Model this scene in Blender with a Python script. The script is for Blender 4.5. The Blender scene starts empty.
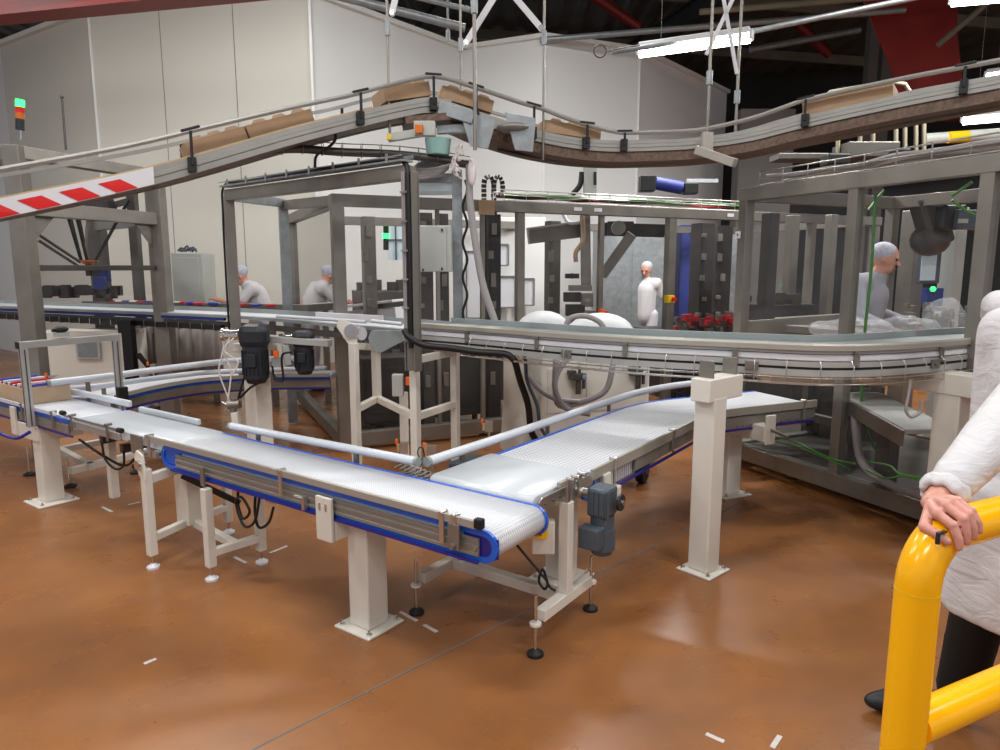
import bpy, math, random
from mathutils import Vector, Matrix
random.seed(7)
PI = math.pi
S = bpy.context.scene
COL = S.collection
# ------------------------------------------------------------------ camera geometry (image taken as 1000x750)
F = 700.0; PITCH = math.radians(8.7); CAMH = 1.62; YAW = math.radians(35.5)
c_, s_ = math.cos(PITCH), math.sin(PITCH); ca, sa = math.cos(YAW), math.sin(YAW)
def V(*a): return Vector(a if len(a) > 1 else a[0])
def ray(px, py):
    u = (px-500)/F; v = -(py-375)/F
    y = c_+v*s_; z = -s_+v*c_
    return Vector((u*ca-y*sa, u*sa+y*ca, z))
def G(px, py, z=0.0):                       # where the view through a pixel meets height z
    d = ray(px, py); t = (z-CAMH)/d.z
    return Vector((d.x*t, d.y*t, z))
def T(px, py, dist):                        # the point seen at a pixel at a given distance ahead
    d = ray(px, py); t = dist/(-d.x*sa+d.y*ca)
    return Vector((d.x*t, d.y*t, CAMH+d.z*t))
def PX(p):
    X = p.x*ca+p.y*sa; Y = -p.x*sa+p.y*ca; z = p.z-CAMH
    dz = Y*c_-z*s_; dy = Y*s_+z*c_
    return 500+F*X/dz, 375-F*dy/dz
def W(x, y, z): return Vector((x*ca-y*sa, x*sa+y*ca, z))   # right / ahead / up of the camera
def onlinepx(p, d, px):                     # distance along a floor line to reach an image column
    lo, hi = -2.0, 12.0
    f = lambda t: PX(p+d*t)[0]-px
    for _ in range(50):
        m = (lo+hi)/2
        if f(lo)*f(m) <= 0: hi = m
        else: lo = m
    return (lo+hi)/2
Z = Vector((0, 0, 1)); EX = Vector((1, 0, 0)); EY = Vector((0, 1, 0))
U = Vector((math.cos(math.radians(-30)), math.sin(math.radians(-30)), 0))
VV = Vector((math.cos(math.radians(60)), math.sin(math.radians(60)), 0))
WX = W(1, 0, 0); WY = W(0, 1, 0)
# ------------------------------------------------------------------ materials
def srgb(c):
    return tuple(((x/12.92) if x <= 0.04045 else ((x+0.055)/1.055)**2.4) for x in c)+(1,)
MATS = {}
def mat(name, col, rough=0.5, metal=0.0, var=0.0, scale=6.0, bump=0.0, emit=0.0, spec=0.5, stretch=None):
    m = bpy.data.materials.new(name); m.use_nodes = True
    nt = m.node_tree; b = nt.nodes['Principled BSDF']
    c = srgb(col)
    b.inputs['Base Color'].default_value = c
    b.inputs['Roughness'].default_value = rough; b.inputs['Metallic'].default_value = metal
    b.inputs['Specular IOR Level'].default_value = spec
    if var or bump:
        tc = nt.nodes.new('ShaderNodeTexCoord'); mp = nt.nodes.new('ShaderNodeMapping')
        nt.links.new(tc.outputs['Object'], mp.inputs['Vector'])
        if stretch: mp.inputs['Scale'].default_value = stretch
        n = nt.nodes.new('ShaderNodeTexNoise'); n.inputs['Scale'].default_value = scale; n.inputs['Detail'].default_value = 4
        nt.links.new(mp.outputs['Vector'], n.inputs['Vector'])
        if var:
            r = nt.nodes.new('ShaderNodeValToRGB')
            r.color_ramp.elements[0].position = 0.3; r.color_ramp.elements[1].position = 0.7
            r.color_ramp.elements[0].color = tuple(x*(1-var) for x in c[:3])+(1,)
            r.color_ramp.elements[1].color = tuple(min(1, x*(1+var)) for x in c[:3])+(1,)
            nt.links.new(n.outputs['Fac'], r.inputs['Fac']); nt.links.new(r.outputs['Color'], b.inputs['Base Color'])
        if bump:
            bp = nt.nodes.new('ShaderNodeBump'); bp.inputs['Strength'].default_value = bump; bp.inputs['Distance'].default_value = 0.01
            nt.links.new(n.outputs['Fac'], bp.inputs['Height']); nt.links.new(bp.outputs['Normal'], b.inputs['Normal'])
    if emit:
        b.inputs['Emission Color'].default_value = c; b.inputs['Emission Strength'].default_value = emit
    MATS[name] = m
    return m
mat('cream', (0.86, 0.84, 0.80), 0.38, 0, 0.03, 3)
mat('steel', (0.55, 0.53, 0.50), 0.42, 0.70, 0.12, 5, 0.05)
mat('steel_dark', (0.36, 0.345, 0.33), 0.45, 0.7, 0.15, 5)
mat('steel_bright', (0.78, 0.77, 0.75), 0.28, 0.9, 0.06, 8)
mat('alu', (0.60, 0.59, 0.57), 0.48, 0.6, 0.06, 6)
mat('alu_light', (0.70, 0.70, 0.69), 0.40, 0.35, 0.06, 6)
mat('galv', (0.58, 0.60, 0.61), 0.42, 0.5, 0.15, 14)
mat('chrome', (0.85, 0.85, 0.84), 0.15, 1.0)
mat('grey_rail', (0.56, 0.59, 0.59), 0.42, 0.1, 0.05, 4)
mat('beige_rail', (0.66, 0.64, 0.60), 0.42, 0.3, 0.05, 4)
mat('white_plastic', (0.84, 0.84, 0.86), 0.35, 0, 0.02, 3)
mat('guide_white', (0.80, 0.82, 0.85), 0.32)
mat('blue', (0.10, 0.36, 0.80), 0.35)
mat('blue_dark', (0.16, 0.14, 0.52), 0.4)
mat('blue_cloth', (0.12, 0.18, 0.48), 0.6, 0, 0.15)
mat('black', (0.05, 0.05, 0.055), 0.5)
mat('rubber', (0.09, 0.09, 0.095), 0.6, 0, 0.1)
mat('dark_machine', (0.20, 0.19, 0.19), 0.5, 0.2, 0.3, 6)
mat('motor', (0.30, 0.34, 0.38), 0.42, 0.1, 0.06, 12)
mat('motor_dark', (0.14, 0.155, 0.18), 0.42, 0.1, 0.06, 12)
mat('grey_box', (0.70, 0.71, 0.69), 0.5)
mat('grey_hose', (0.58, 0.56, 0.56), 0.45)
mat('green_cable', (0.24, 0.50, 0.20), 0.45)
mat('orange', (0.93, 0.40, 0.08), 0.4)
mat('red', (0.83, 0.08, 0.08), 0.4)
mat('red_steel', (0.50, 0.10, 0.07), 0.5, 0, 0.2, 2)
mat('yellow', (1.0, 0.72, 0.03), 0.2, 0, 0.02, 3)
mat('yellow_plastic', (0.90, 0.75, 0.10), 0.4)
mat('card', (0.66, 0.545, 0.43), 0.8, 0, 0.06, 10)
mat('card_light', (0.74, 0.64, 0.53), 0.8, 0, 0.06, 10)
mat('rusty_chain', (0.42, 0.34, 0.29), 0.6, 0.3, 0.35, 40)
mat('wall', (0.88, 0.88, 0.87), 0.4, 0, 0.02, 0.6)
mat('wall_shade', (0.80, 0.79, 0.75), 0.45, 0, 0.02, 0.6)  # same white panels, with the shade of the left walls put into the colour
mat('wall_trim', (0.90, 0.90, 0.88), 0.4)
mat('deck', (0.40, 0.39, 0.36), 0.8, 0, 0.3, 0.8)
mat('purlin', (0.48, 0.45, 0.38), 0.7, 0, 0.2, 2)
mat('dark_wall', (0.20, 0.19, 0.185), 0.8, 0, 0.3, 0.5)
mat('concrete_grey', (0.45, 0.44, 0.43), 0.8, 0, 0.15, 1)
mat('skin', (0.80, 0.58, 0.50), 0.5, 0, 0.05, 20)
mat('skin_hand', (0.80, 0.56, 0.50), 0.45, 0, 0.10, 40)
mat('nail', (0.88, 0.68, 0.62), 0.3)
mat('shirt', (0.80, 0.79, 0.80), 0.8, 0, 0.03, 12)
mat('trousers_white', (0.80, 0.79, 0.82), 0.8, 0, 0.04, 12)
mat('trousers_black', (0.06, 0.05, 0.055), 0.8)
mat('hairnet', (0.72, 0.73, 0.78), 0.8, 0, 0.2, 80)
mat('shoe', (0.09, 0.10, 0.12), 0.5)
mat('lip', (0.62, 0.33, 0.31), 0.5)
mat('eye', (0.08, 0.06, 0.05), 0.3)
mat('grey_coat', (0.62, 0.62, 0.66), 0.8, 0, 0.06, 10)
mat('pale_wood', (0.74, 0.63, 0.46), 0.6, 0, 0.1, 12)
mat('lamp_glow', (1.0, 1.0, 1.0), 0.5, 0, emit=16)
mat('lamp_body', (0.75, 0.76, 0.76), 0.4)
mat('green_light', (0.15, 1.0, 0.35), 0.4, emit=5)
mat('amber', (0.80, 0.42, 0.05), 0.4)
mat('screen', (0.72, 0.78, 0.80), 0.3, emit=0.15)
mat('floor_paint', (0.78, 0.76, 0.74), 0.6, 0, 0.1, 30)
mat('red_pack', (0.75, 0.15, 0.22), 0.3)
mat('blue_pack', (0.20, 0.25, 0.62), 0.3)
mat('white_pack', (0.88, 0.85, 0.84), 0.3)
mat('film', (0.78, 0.79, 0.80), 0.5, 0, 0.06, 8, 0.3)
mat('curtain', (0.58, 0.54, 0.52), 0.6, 0, 0.08, 3)
mat('teal_cup', (0.62, 0.78, 0.76), 0.3)

def coat_mat():                             # disposable non-woven coat, a little see-through with fine creases
    m = mat('coat', (0.80, 0.79, 0.80), 0.75, 0, 0.03, 14, 0)
    nt = m.node_tree; b = nt.nodes['Principled BSDF']
    tc = nt.nodes.new('ShaderNodeTexCoord')
    n = nt.nodes.new('ShaderNodeTexNoise'); n.inputs['Scale'].default_value = 9; n.inputs['Detail'].default_value = 5; n.inputs['Distortion'].default_value = 1.2
    mp = nt.nodes.new('ShaderNodeMapping'); mp.inputs['Scale'].default_value = (1, 1, 2.2)
    nt.links.new(tc.outputs['Object'], mp.inputs[0]); nt.links.new(mp.outputs[0], n.inputs['Vector'])
    bp = nt.nodes.new('ShaderNodeBump'); bp.inputs['Strength'].default_value = 0.5; bp.inputs['Distance'].default_value = 0.02
    nt.links.new(n.outputs['Fac'], bp.inputs['Height']); nt.links.new(bp.outputs['Normal'], b.inputs['Normal'])
    return m
coat_mat()

def belt_mat(name, base, dot, pitch):       # modular belt: raised rows of small studs, and joints
    m = bpy.data.materials.new(name); m.use_nodes = True
    nt = m.node_tree; b = nt.nodes['Principled BSDF']; b.inputs['Roughness'].default_value = 0.35
    tc = nt.nodes.new('ShaderNodeTexCoord'); sp = nt.nodes.new('ShaderNodeSeparateXYZ')
    nt.links.new(tc.outputs['Object'], sp.inputs[0])
    def math_(op, a, bb=None):
        n = nt.nodes.new('ShaderNodeMath'); n.operation = op
        for i, x in enumerate((a, bb)):
            if x is None: continue
            if isinstance(x, (int, float)): n.inputs[i].default_value = x
            else: nt.links.new(x, n.inputs[i])
        return n.outputs[0]
    k = 2*PI/pitch
    add = math_('ADD', sp.outputs['X'], sp.outputs['Y']); sub = math_('SUBTRACT', sp.outputs['X'], sp.outputs['Y'])
    w = math_('MULTIPLY', math_('SINE', math_('MULTIPLY', add, k)), math_('SINE', math_('MULTIPLY', sub, k)))
    ramp = nt.nodes.new('ShaderNodeValToRGB')
    ramp.color_ramp.elements[0].position = 0.0; ramp.color_ramp.elements[1].position = 0.35
    ramp.color_ramp.elements[0].color = srgb(dot); ramp.color_ramp.elements[1].color = srgb(base)
    a2 = math_('ADD', math_('MULTIPLY', w, 0.5), 0.5)
    nt.links.new(a2, ramp.inputs['Fac']); nt.links.new(ramp.outputs['Color'], b.inputs['Base Color'])
    bp = nt.nodes.new('ShaderNodeBump'); bp.inputs['Strength'].default_value = 0.5; bp.inputs['Distance'].default_value = 0.003
    nt.links.new(a2, bp.inputs['Height']); nt.links.new(bp.outputs['Normal'], b.inputs['Normal'])
    MATS[name] = m
belt_mat('belt_studs', (0.83, 0.84, 0.86), (0.60, 0.61, 0.64), 0.026)
belt_mat('belt_studs_large', (0.82, 0.83, 0.85), (0.44, 0.45, 0.49), 0.05)
mat('belt_smooth', (0.80, 0.82, 0.84), 0.25, 0, 0.02, 2)

def glass_mat():
    m = bpy.data.materials.new('clear_panel'); m.use_nodes = True; nt = m.node_tree
    for n in list(nt.nodes): nt.nodes.remove(n)
    out = nt.nodes.new('ShaderNodeOutputMaterial'); mix = nt.nodes.new('ShaderNodeMixShader')
    tr = nt.nodes.new('ShaderNodeBsdfTransparent'); tr.inputs[0].default_value = (0.97, 0.97, 0.97, 1)
    gl = nt.nodes.new('ShaderNodeBsdfGlossy'); gl.inputs['Roughness'].default_value = 0.04
    df = nt.nodes.new('ShaderNodeBsdfDiffuse'); df.inputs[0].default_value = (0.75, 0.75, 0.76, 1)
    m2 = nt.nodes.new('ShaderNodeMixShader'); m2.inputs[0].default_value = 0.02
    fr = nt.nodes.new('ShaderNodeFresnel'); fr.inputs[0].default_value = 1.22
    nt.links.new(fr.outputs[0], mix.inputs[0]); nt.links.new(tr.outputs[0], m2.inputs[1]); nt.links.new(df.outputs[0], m2.inputs[2])
    nt.links.new(m2.outputs[0], mix.inputs[1]); nt.links.new(gl.outputs[0], mix.inputs[2]); nt.links.new(mix.outputs[0], out.inputs[0])
    MATS['clear_panel'] = m
glass_mat()

def film_mat():
    m = mat('clear_film', (0.85, 0.86, 0.88), 0.35, 0, 0.06, 8, 0.3); nt = m.node_tree
    b = nt.nodes['Principled BSDF']; b.inputs['Alpha'].default_value = 0.22
film_mat()
def floor_mat():
    m = bpy.data.materials.new('polished_floor'); m.use_nodes = True; nt = m.node_tree; b = nt.nodes['Principled BSDF']
    tc = nt.nodes.new('ShaderNodeTexCoord')
    def noise(sc, det, dist=0.0):
        n = nt.nodes.new('ShaderNodeTexNoise'); n.inputs['Scale'].default_value = sc; n.inputs['Detail'].default_value = det
        n.inputs['Distortion'].default_value = dist; nt.links.new(tc.outputs['Object'], n.inputs['Vector']); return n
    def ramp(n, stops):
        r = nt.nodes.new('ShaderNodeValToRGB'); e = r.color_ramp.elements
        while len(e) < len(stops): e.new(0.5)
        for i, (p, c) in enumerate(stops): e[i].position = p; e[i].color = srgb(c)
        nt.links.new(n.outputs['Fac'], r.inputs['Fac']); return r
    r1 = ramp(noise(0.9, 6, 0.6), [(0.28, (0.47, 0.300, 0.180)), (0.5, (0.55, 0.355, 0.195)), (0.75, (0.62, 0.410, 0.225))])
    r2 = ramp(noise(5, 8, 1.0), [(0.35, (0.50, 0.335, 0.225)), (0.65, (0.60, 0.390, 0.215))])
    mx = nt.nodes.new('ShaderNodeMix'); mx.data_type = 'RGBA'; mx.inputs[0].default_value = 0.35
    nt.links.new(r1.outputs[0], mx.inputs[6]); nt.links.new(r2.outputs[0], mx.inputs[7])
    # pale scuffs
    r3 = ramp(noise(14, 3, 0.2), [(0.72, (0, 0, 0)), (0.80, (1, 1, 1))])
    r4 = ramp(noise(1.6, 3, 0.2), [(0.5, (0, 0, 0)), (0.7, (0.7, 0.7, 0.7))])
    mm = nt.nodes.new('ShaderNodeMath'); mm.operation = 'MULTIPLY'
    nt.links.new(r3.outputs[0], mm.inputs[0]); nt.links.new(r4.outputs[0], mm.inputs[1])
    mx2 = nt.nodes.new('ShaderNodeMix'); mx2.data_type = 'RGBA'
    nt.links.new(mm.outputs[0], mx2.inputs[0]); nt.links.new(mx.outputs[2], mx2.inputs[6]); mx2.inputs[7].default_value = srgb((0.58, 0.47, 0.38))
    nt.links.new(mx2.outputs[2], b.inputs['Base Color'])
    rr = nt.nodes.new('ShaderNodeMapRange'); n5 = noise(3, 5); nt.links.new(n5.outputs['Fac'], rr.inputs[0])
    rr.inputs[3].default_value = 0.20; rr.inputs[4].default_value = 0.38
    nt.links.new(rr.outputs[0], b.inputs['Roughness'])
    bp = nt.nodes.new('ShaderNodeBump'); bp.inputs['Strength'].default_value = 0.035; bp.inputs['Distance'].default_value = 0.01
    n6 = noise(4, 4); nt.links.new(n6.outputs['Fac'], bp.inputs['Height']); nt.links.new(bp.outputs['Normal'], b.inputs['Normal'])
    b.inputs['Specular IOR Level'].default_value = 0.5
    MATS['floor'] = m
floor_mat()

# ------------------------------------------------------------------ mesh building
ORG = {}
def piece(fn):
    def g(s, *a, **k):
        if s.dep == 0: s.pc.append((len(s.v), len(s.f)))
        s.dep += 1; r = fn(s, *a, **k); s.dep -= 1; return r
    return g
class MB:
    def __init__(s): s.v = []; s.f = []; s.sm = []; s.pc = []; s.dep = 0
    def add(s, vs, fs, smooth=False):
        o = len(s.v); s.v += [Vector(p) for p in vs]
        for f in fs: s.f.append([i+o for i in f]); s.sm.append(smooth)
        return s
    @piece
    def box(s, c, size, ax=(EX, EY, Z)):
        c = Vector(c); h = [x/2 for x in size]; vs = []
        for k in (-1, 1):
            for j in (-1, 1):
                for i in (-1, 1): vs.append(c+ax[0]*(i*h[0])+ax[1]*(j*h[1])+ax[2]*(k*h[2]))
        return s.add(vs, [(0, 2, 3, 1), (4, 5, 7, 6), (0, 1, 5, 4), (2, 6, 7, 3), (0, 4, 6, 2), (1, 3, 7, 5)])
    @piece
    def bar(s, a, b, w, h, up=Z):
        a = Vector(a); b = Vector(b); t = (b-a); L = t.length; t.normalize()
        if abs(t.dot(up)) > 0.99: up = WX if w != h else U
        l = up.cross(t).normalized(); n = t.cross(l)
        return s.box((a+b)/2, (L, w, h), (t, l, n))
    @piece
    def tube(s, pts, r, n=8, caps=True):
        pts = [Vector(p) for p in pts]
        rs = list(r)[:len(pts)]+[r[-1]]*max(0, len(pts)-len(r)) if isinstance(r, (list, tuple)) else [r]*len(pts)
        t0 = (pts[1]-pts[0]).normalized(); ref = Z if abs(t0.z) < 0.9 else EX
        nrm = t0.cross(ref).normalized(); vs = []; fs = []
        for i, p in enumerate(pts):
            t = (pts[min(i+1, len(pts)-1)]-pts[max(i-1, 0)]).normalized()
            nrm = (nrm-t*nrm.dot(t)).normalized(); bn = t.cross(nrm)
            for k in range(n):
                a = 2*PI*k/n; vs.append(p+(nrm*math.cos(a)+bn*math.sin(a))*rs[i])
        for i in range(len(pts)-1):
            for k in range(n):
                k2 = (k+1) % n; fs.append((i*n+k, i*n+k2, (i+1)*n+k2, (i+1)*n+k))
        s.add(vs, fs, True)
        if caps: s.add(vs[:n], [tuple(range(n))[::-1]]); s.add(vs[-n:], [tuple(range(n))])
        return s
    @piece
    def cyl(s, a, b, r, r2=None, n=16):
        return s.tube([a, b], [r, r if r2 is None else r2], n)
    @piece
    def ell(s, c, r, n=12, m=8, ax=(EX, EY, Z)):
        c = Vector(c)
        if not isinstance(r, (list, tuple)): r = (r, r, r)
        vs = []; fs = []
        for j in range(m+1):
            ph = PI*j/m
            for i in range(n):
                th = 2*PI*i/n
                vs.append(c+ax[0]*(r[0]*math.sin(ph)*math.cos(th))+ax[1]*(r[1]*math.sin(ph)*math.sin(th))+ax[2]*(r[2]*math.cos(ph)))
        for j in range(m):
            for i in range(n):
                i2 = (i+1) % n; fs.append((j*n+i, (j+1)*n+i, (j+1)*n+i2, j*n+i2))
        return s.add(vs, fs, True)
    @piece
    def cap(s, a, b, r0, r1=None):          # tapered capsule
        r1 = r0 if r1 is None else r1
        a = Vector(a); b = Vector(b)
        if (b-a).length > 1e-4: s.tube([a, b], [r0, r1], 12)
        s.ell(a, r0); s.ell(b, r1); return s
    @piece
    def sweep(s, path, sec, smooth=False, lat=None):   # sec: closed polygon of (left, up)
        path = [Vector(p) for p in path]; n = len(sec); vs = []; fs = []
        for i, p in enumerate(path):
            t = (path[min(i+1, len(path)-1)]-path[max(i-1, 0)]); t.z = 0; t.normalize()
            l = Z.cross(t)
            for (a, b) in sec: vs.append(p+l*a+Z*b)
        for i in range(len(path)-1):
            for k in range(n):
                k2 = (k+1) % n; fs.append((i*n+k, (i+1)*n+k, (i+1)*n+k2, i*n+k2))
        fs.append(tuple(range(n))); fs.append(tuple((len(path)-1)*n+k for k in range(n))[::-1])
        return s.add(vs, fs, smooth)
    @piece
    def prism(s, poly, d):
        poly = [Vector(p) for p in poly]; d = Vector(d); n = len(poly)
        vs = poly+[p+d for p in poly]
        return s.add(vs, [tuple(range(n))[::-1], tuple(range(n, 2*n))]+[(k, (k+1) % n, n+(k+1) % n, n+k) for k in range(n)])
    def split(s, name, m, parent, bevel=0.0):     # each shape a part of its own
        out = []; ends = s.pc[1:]+[(len(s.v), len(s.f))]
        for (v0, f0), (v1, f1) in zip(s.pc, ends):
            q = MB(); q.v = s.v[v0:v1]; q.f = [[i-v0 for i in f] for f in s.f[f0:f1]]; q.sm = s.sm[f0:f1]
            out.append(q.build(name, m, parent, bevel))
        return out
    def build(s, name, m, parent=None, bevel=0.0, kind=None, label=None, remesh=0.0, smooth_it=6, sub=0):
        me = bpy.data.meshes.new(name)
        org = ORG.get(parent, Vector((0, 0, 0))) if parent else None
        if parent is None:                  # a thing of its own: its origin at its base centre
            xs = [p.x for p in s.v]; ys = [p.y for p in s.v]; zs = [p.z for p in s.v]
            org = Vector(((min(xs)+max(xs))/2, (min(ys)+max(ys))/2, min(zs)))
        me.from_pydata([tuple(p-org) for p in s.v], [], s.f)
        for p, f in zip(me.polygons, s.sm): p.use_smooth = f
        me.materials.append(MATS[m]); me.update()
        o = bpy.data.objects.new(name, me); COL.objects.link(o)
        if parent: o.parent = parent
        else: o.location = org
        ORG[o] = org
        if bevel:
            b = o.modifiers.new('bevel', 'BEVEL'); b.width = bevel; b.segments = 2; b.limit_method = 'ANGLE'; b.angle_limit = 0.7
        if remesh:
            r = o.modifiers.new('join', 'REMESH'); r.mode = 'VOXEL'; r.voxel_size = remesh; r.use_smooth_shade = True
            if smooth_it:
                q = o.modifiers.new('soft', 'SMOOTH'); q.iterations = smooth_it; q.factor = 0.5
        if kind: o['kind'] = kind
        if label: o['label'] = label
        return o
def tag(o, label, cat, group=None, kind=None):
    o['label'] = label; o['category'] = cat
    if group: o['group'] = group
    if kind: o['kind'] = kind
    return o
def thing(name, loc, label, cat, group=None):
    o = bpy.data.objects.new(name, None); COL.objects.link(o)
    o.location = Vector(loc); o.empty_display_size = 0.1; ORG[o] = Vector(loc)
    return tag(o, label, cat, group)
def cr(pts, n=8):                           # smooth curve through points
    pts = [Vector(p) for p in pts]; out = []
    P_ = [pts[0]*2-pts[1]]+pts+[pts[-1]*2-pts[-2]]
    for i in range(1, len(P_)-2):
        a, b, c, d = P_[i-1:i+3]
        for k in range(n):
            t = k/n
            out.append(0.5*((2*b)+(c-a)*t+(2*a-5*b+4*c-d)*t*t+(3*b-a-3*c+d)*t**3))
    out.append(pts[-1]); return out
def offset(path, o):
    out = []
    for i, p in enumerate(path):
        t = (path[min(i+1, len(path)-1)]-path[max(i-1, 0)]).copy(); t.z = 0; t.normalize()
        out.append(p+Z.cross(t)*o)
    return out
def along(path, step, start=0.0):           # points and directions every step along a path
    out = []; d = start; acc = 0.0
    for a, b in zip(path[:-1], path[1:]):
        L = (b-a).length
        while d <= acc+L:
            out.append((a.lerp(b, (d-acc)/L if L else 0), (b-a).normalized())); d += step
        acc += L
    return out
def struct(mb, name, m): return mb.build(name, m, kind='structure')

# ================================================================== the hall
m = MB(); m.add([(-30, -8, 0), (25, -8, 0), (25, 30, 0), (-30, 30, 0), (-30, -8, -.1), (25, -8, -.1), (25, 30, -.1), (-30, 30, -.1)], [(0, 1, 2, 3), (7, 6, 5, 4), (0, 4, 5, 1), (1, 5, 6, 2), (2, 6, 7, 3), (3, 7, 4, 0)])
fl = bpy.data.meshes.new('floor'); fl.from_pydata([tuple(v) for v in m.v], [], m.f); fl.materials.append(MATS['floor'])
fo = bpy.data.objects.new('floor', fl); COL.objects.link(fo); fo['kind'] = 'structure'
# saw-cut joint, patched mark lines and a bolt-hole cover
m = MB(); a, b = G(238, 757), G(745, 500); m.bar(a+Z*.0008, b+Z*.0008, .008, .0016); struct(m, 'trim_1', 'concrete_grey')
MARKS = [((400, 612), (417, 621)), ((424, 625), (437, 632)), ((706, 734), (724, 742)), ((270, 553), (287, 546)), ((234, 557), (246, 563)),
         ((102, 507), (112, 512)), ((128, 505), (140, 502)), ((772, 748), (780, 736)), ((144, 664), (156, 659))]
for i, (p, q) in enumerate(MARKS):
    m = MB(); m.bar(G(*p)+Z*.001, G(*q)+Z*.001, .018, .002); struct(m, 'trim_%d' % (i+2), 'floor_paint')
# cold-room walls: zigzag white sandwich panels, 5.5 m high
HW = 5.5
cor = [G(-260, 190, HW), G(0, 45, HW), G(88, 11, HW), G(309, -8, HW), G(463, 48, HW), G(545, 36, HW), G(640, 50, HW), G(727, 92, HW), ]
nm = ['wall_far_left', 'wall_left', 'wall_left_front', 'wall_center_left', 'wall_center', 'wall_center_right', 'wall_right']
for i in range(7):
    a, b = cor[i].copy(), cor[i+1].copy(); a.z = b.z = 0
    d = (b-a).normalized(); n = Z.cross(d)      # away from the camera side
    if n.dot((a+b)/2) < 0: n = -n
    m = MB(); m.prism([a, b, b+n*.1, a+n*.1], Z*HW)
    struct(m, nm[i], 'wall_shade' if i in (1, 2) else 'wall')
    m = MB(); m.bar(a+Z*HW-n*.01, b+Z*HW-n*.01, .14, .07)
    L = (b-a).length; k = 1 if i != 2 else 3
    struct(m, 'trim_%d' % (20+i), 'wall_trim')
    m = MB()
    for j in range(1, k):
        q = a+d*(L*j/k); m.box(q+Z*HW/2-n*.002, (.008, .006, HW), (d, n, Z))
    if i == 2: struct(m, 'trim_%d' % (30+i), 'concrete_grey')
for i in (2, 3, 5, 6):
    m = MB(); p = cor[i].copy(); p.z = HW/2; t = p.copy(); t.z = 0; t.normalize()
    m.box(p-t*.012, (.035, .02, HW), (WX, WY, Z)); struct(m, 'trim_%d' % (40+i), 'wall')
# roof deck, purlins and steel
HR = 7.6
m = MB(); vs = []; fs = []; n = 220
for i in range(n):
    x = -34+i*0.28; zz = HR+(0.06 if i % 2 else 0)
    for k in (0.0, 0.17): vs += [W(x+k, -6, zz), W(x+k, 34, zz)]
k = len(vs)//2
for i in range(k-1): fs.append((2*i, 2*i+1, 2*i+3, 2*i+2))
m.add(vs, fs); struct(m, 'ceiling', 'deck')
k = 60
for (x0, y0, x1, y1) in [(-14, 9, 14, 15), (-14, 12.5, 14, 18.5), (-14, 16, 14, 22), (-14, 6, 14, 12), (-14, 19.5, 14, 25.5)]:
    m = MB(); m.bar(W(x0, y0, HR-.12), W(x1, y1, HR-.12), .09, .24); struct(m, 'trim_%d' % k, 'purlin'); k += 1
for (x0, y0, x1, y1) in [(2.5, 6, -3.5, 22), (6.5, 8, 2.0, 24)]:
    m = MB(); a, b = W(x0, y0, HR-.5), W(x1, y1, HR-.5)
    m.bar(a-Z*.2, b-Z*.2, .26, .03); m.bar(a+Z*.2, b+Z*.2, .26, .03); m.bar(a, b, .03, .4)
    struct(m, 'trim_%d' % k, 'dark_wall'); k += 1
# red portal frame: a long eaves beam at left, a haunched leg at right
m = MB(); a, b = T(-60, 22, 8.6), T(262, -10, 7.6)
m.bar(a+Z*.30, b+Z*.30, .30, .05); m.bar(a-Z*.02, b-Z*.02, .30, .05); m.bar(a+Z*.15, b+Z*.15, .05, .34)
struct(m, 'trim_70', 'red_steel')
m = MB(); dpt = 13.0
prof = [(862, -30), (960, -30), (957, 30), (962, 75), (964, 118), (911, 118), (909, 95), (898, 60), (885, 30)]
m.prism([T(px, py, dpt) for px, py in prof], WY*.28)
struct(m, 'trim_71', 'red_steel')
m = MB(); pr_ = [T(px, py, dpt-.02) for px, py in [(862, -30), (885, 30), (898, 60), (909, 95), (911, 118)]]
for a, b in zip(pr_[:-1], pr_[1:]): m.bar(a, b, .32, .04, WY)
struct(m, 'trim_72', 'red_steel')
for i, (a, b, d, r) in enumerate([((700, 12), (1010, -14), 12, .05), ((540, 40), (905, 10), 12.5, .05), ((750, 50), (860, 30), 16, .07), ((938, 45), (1000, -8), 12.6, .05), ((880, 88), (930, 66), 14, .05), ((555, -30), (640, 28), 15, .10), ((758, -15), (830, 55), 18, .12)]):
    m = MB(); m.tube([T(*a, d), T(*b, d)], r, 8); struct(m, 'trim_%d' % (80+i), 'red_steel' if i > 4 else ('purlin' if i in (0, 3, 4) else 'galv'))
# far dark hall behind on the right
m = MB(); m.bar(W(3.5, 24, 4), W(24, 20, 4), .2, 8, Z); struct(m, 'wall_far_right', 'dark_wall')
for i, (px, w, d) in enumerate([(853, .22, 17), (866, .26, 17.2), (1012, .3, 16)]):
    m = MB(); p = T(px, 300, d); p.z = 3.8; m.box(p, (w, w, 7.6), (WX, WY, Z)); struct(m, 'trim_%d' % (90+i), 'concrete_grey')
m = MB(); a, b = T(1010, 100, 9.5), T(1100, 90, 8.2); a.z = b.z = 2.5; 
m = MB(); m.bar(T(750, 100, 18), T(775, 97, 18), 1.6, .2); 
m = MB(); p = T(765, 110, 15); p.z = 0; m.box(p+Z*2.4, (1.1, .4, 4.8), (WX, WY, Z)); struct(m, 'wall_partition', 'concrete_grey')

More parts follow.
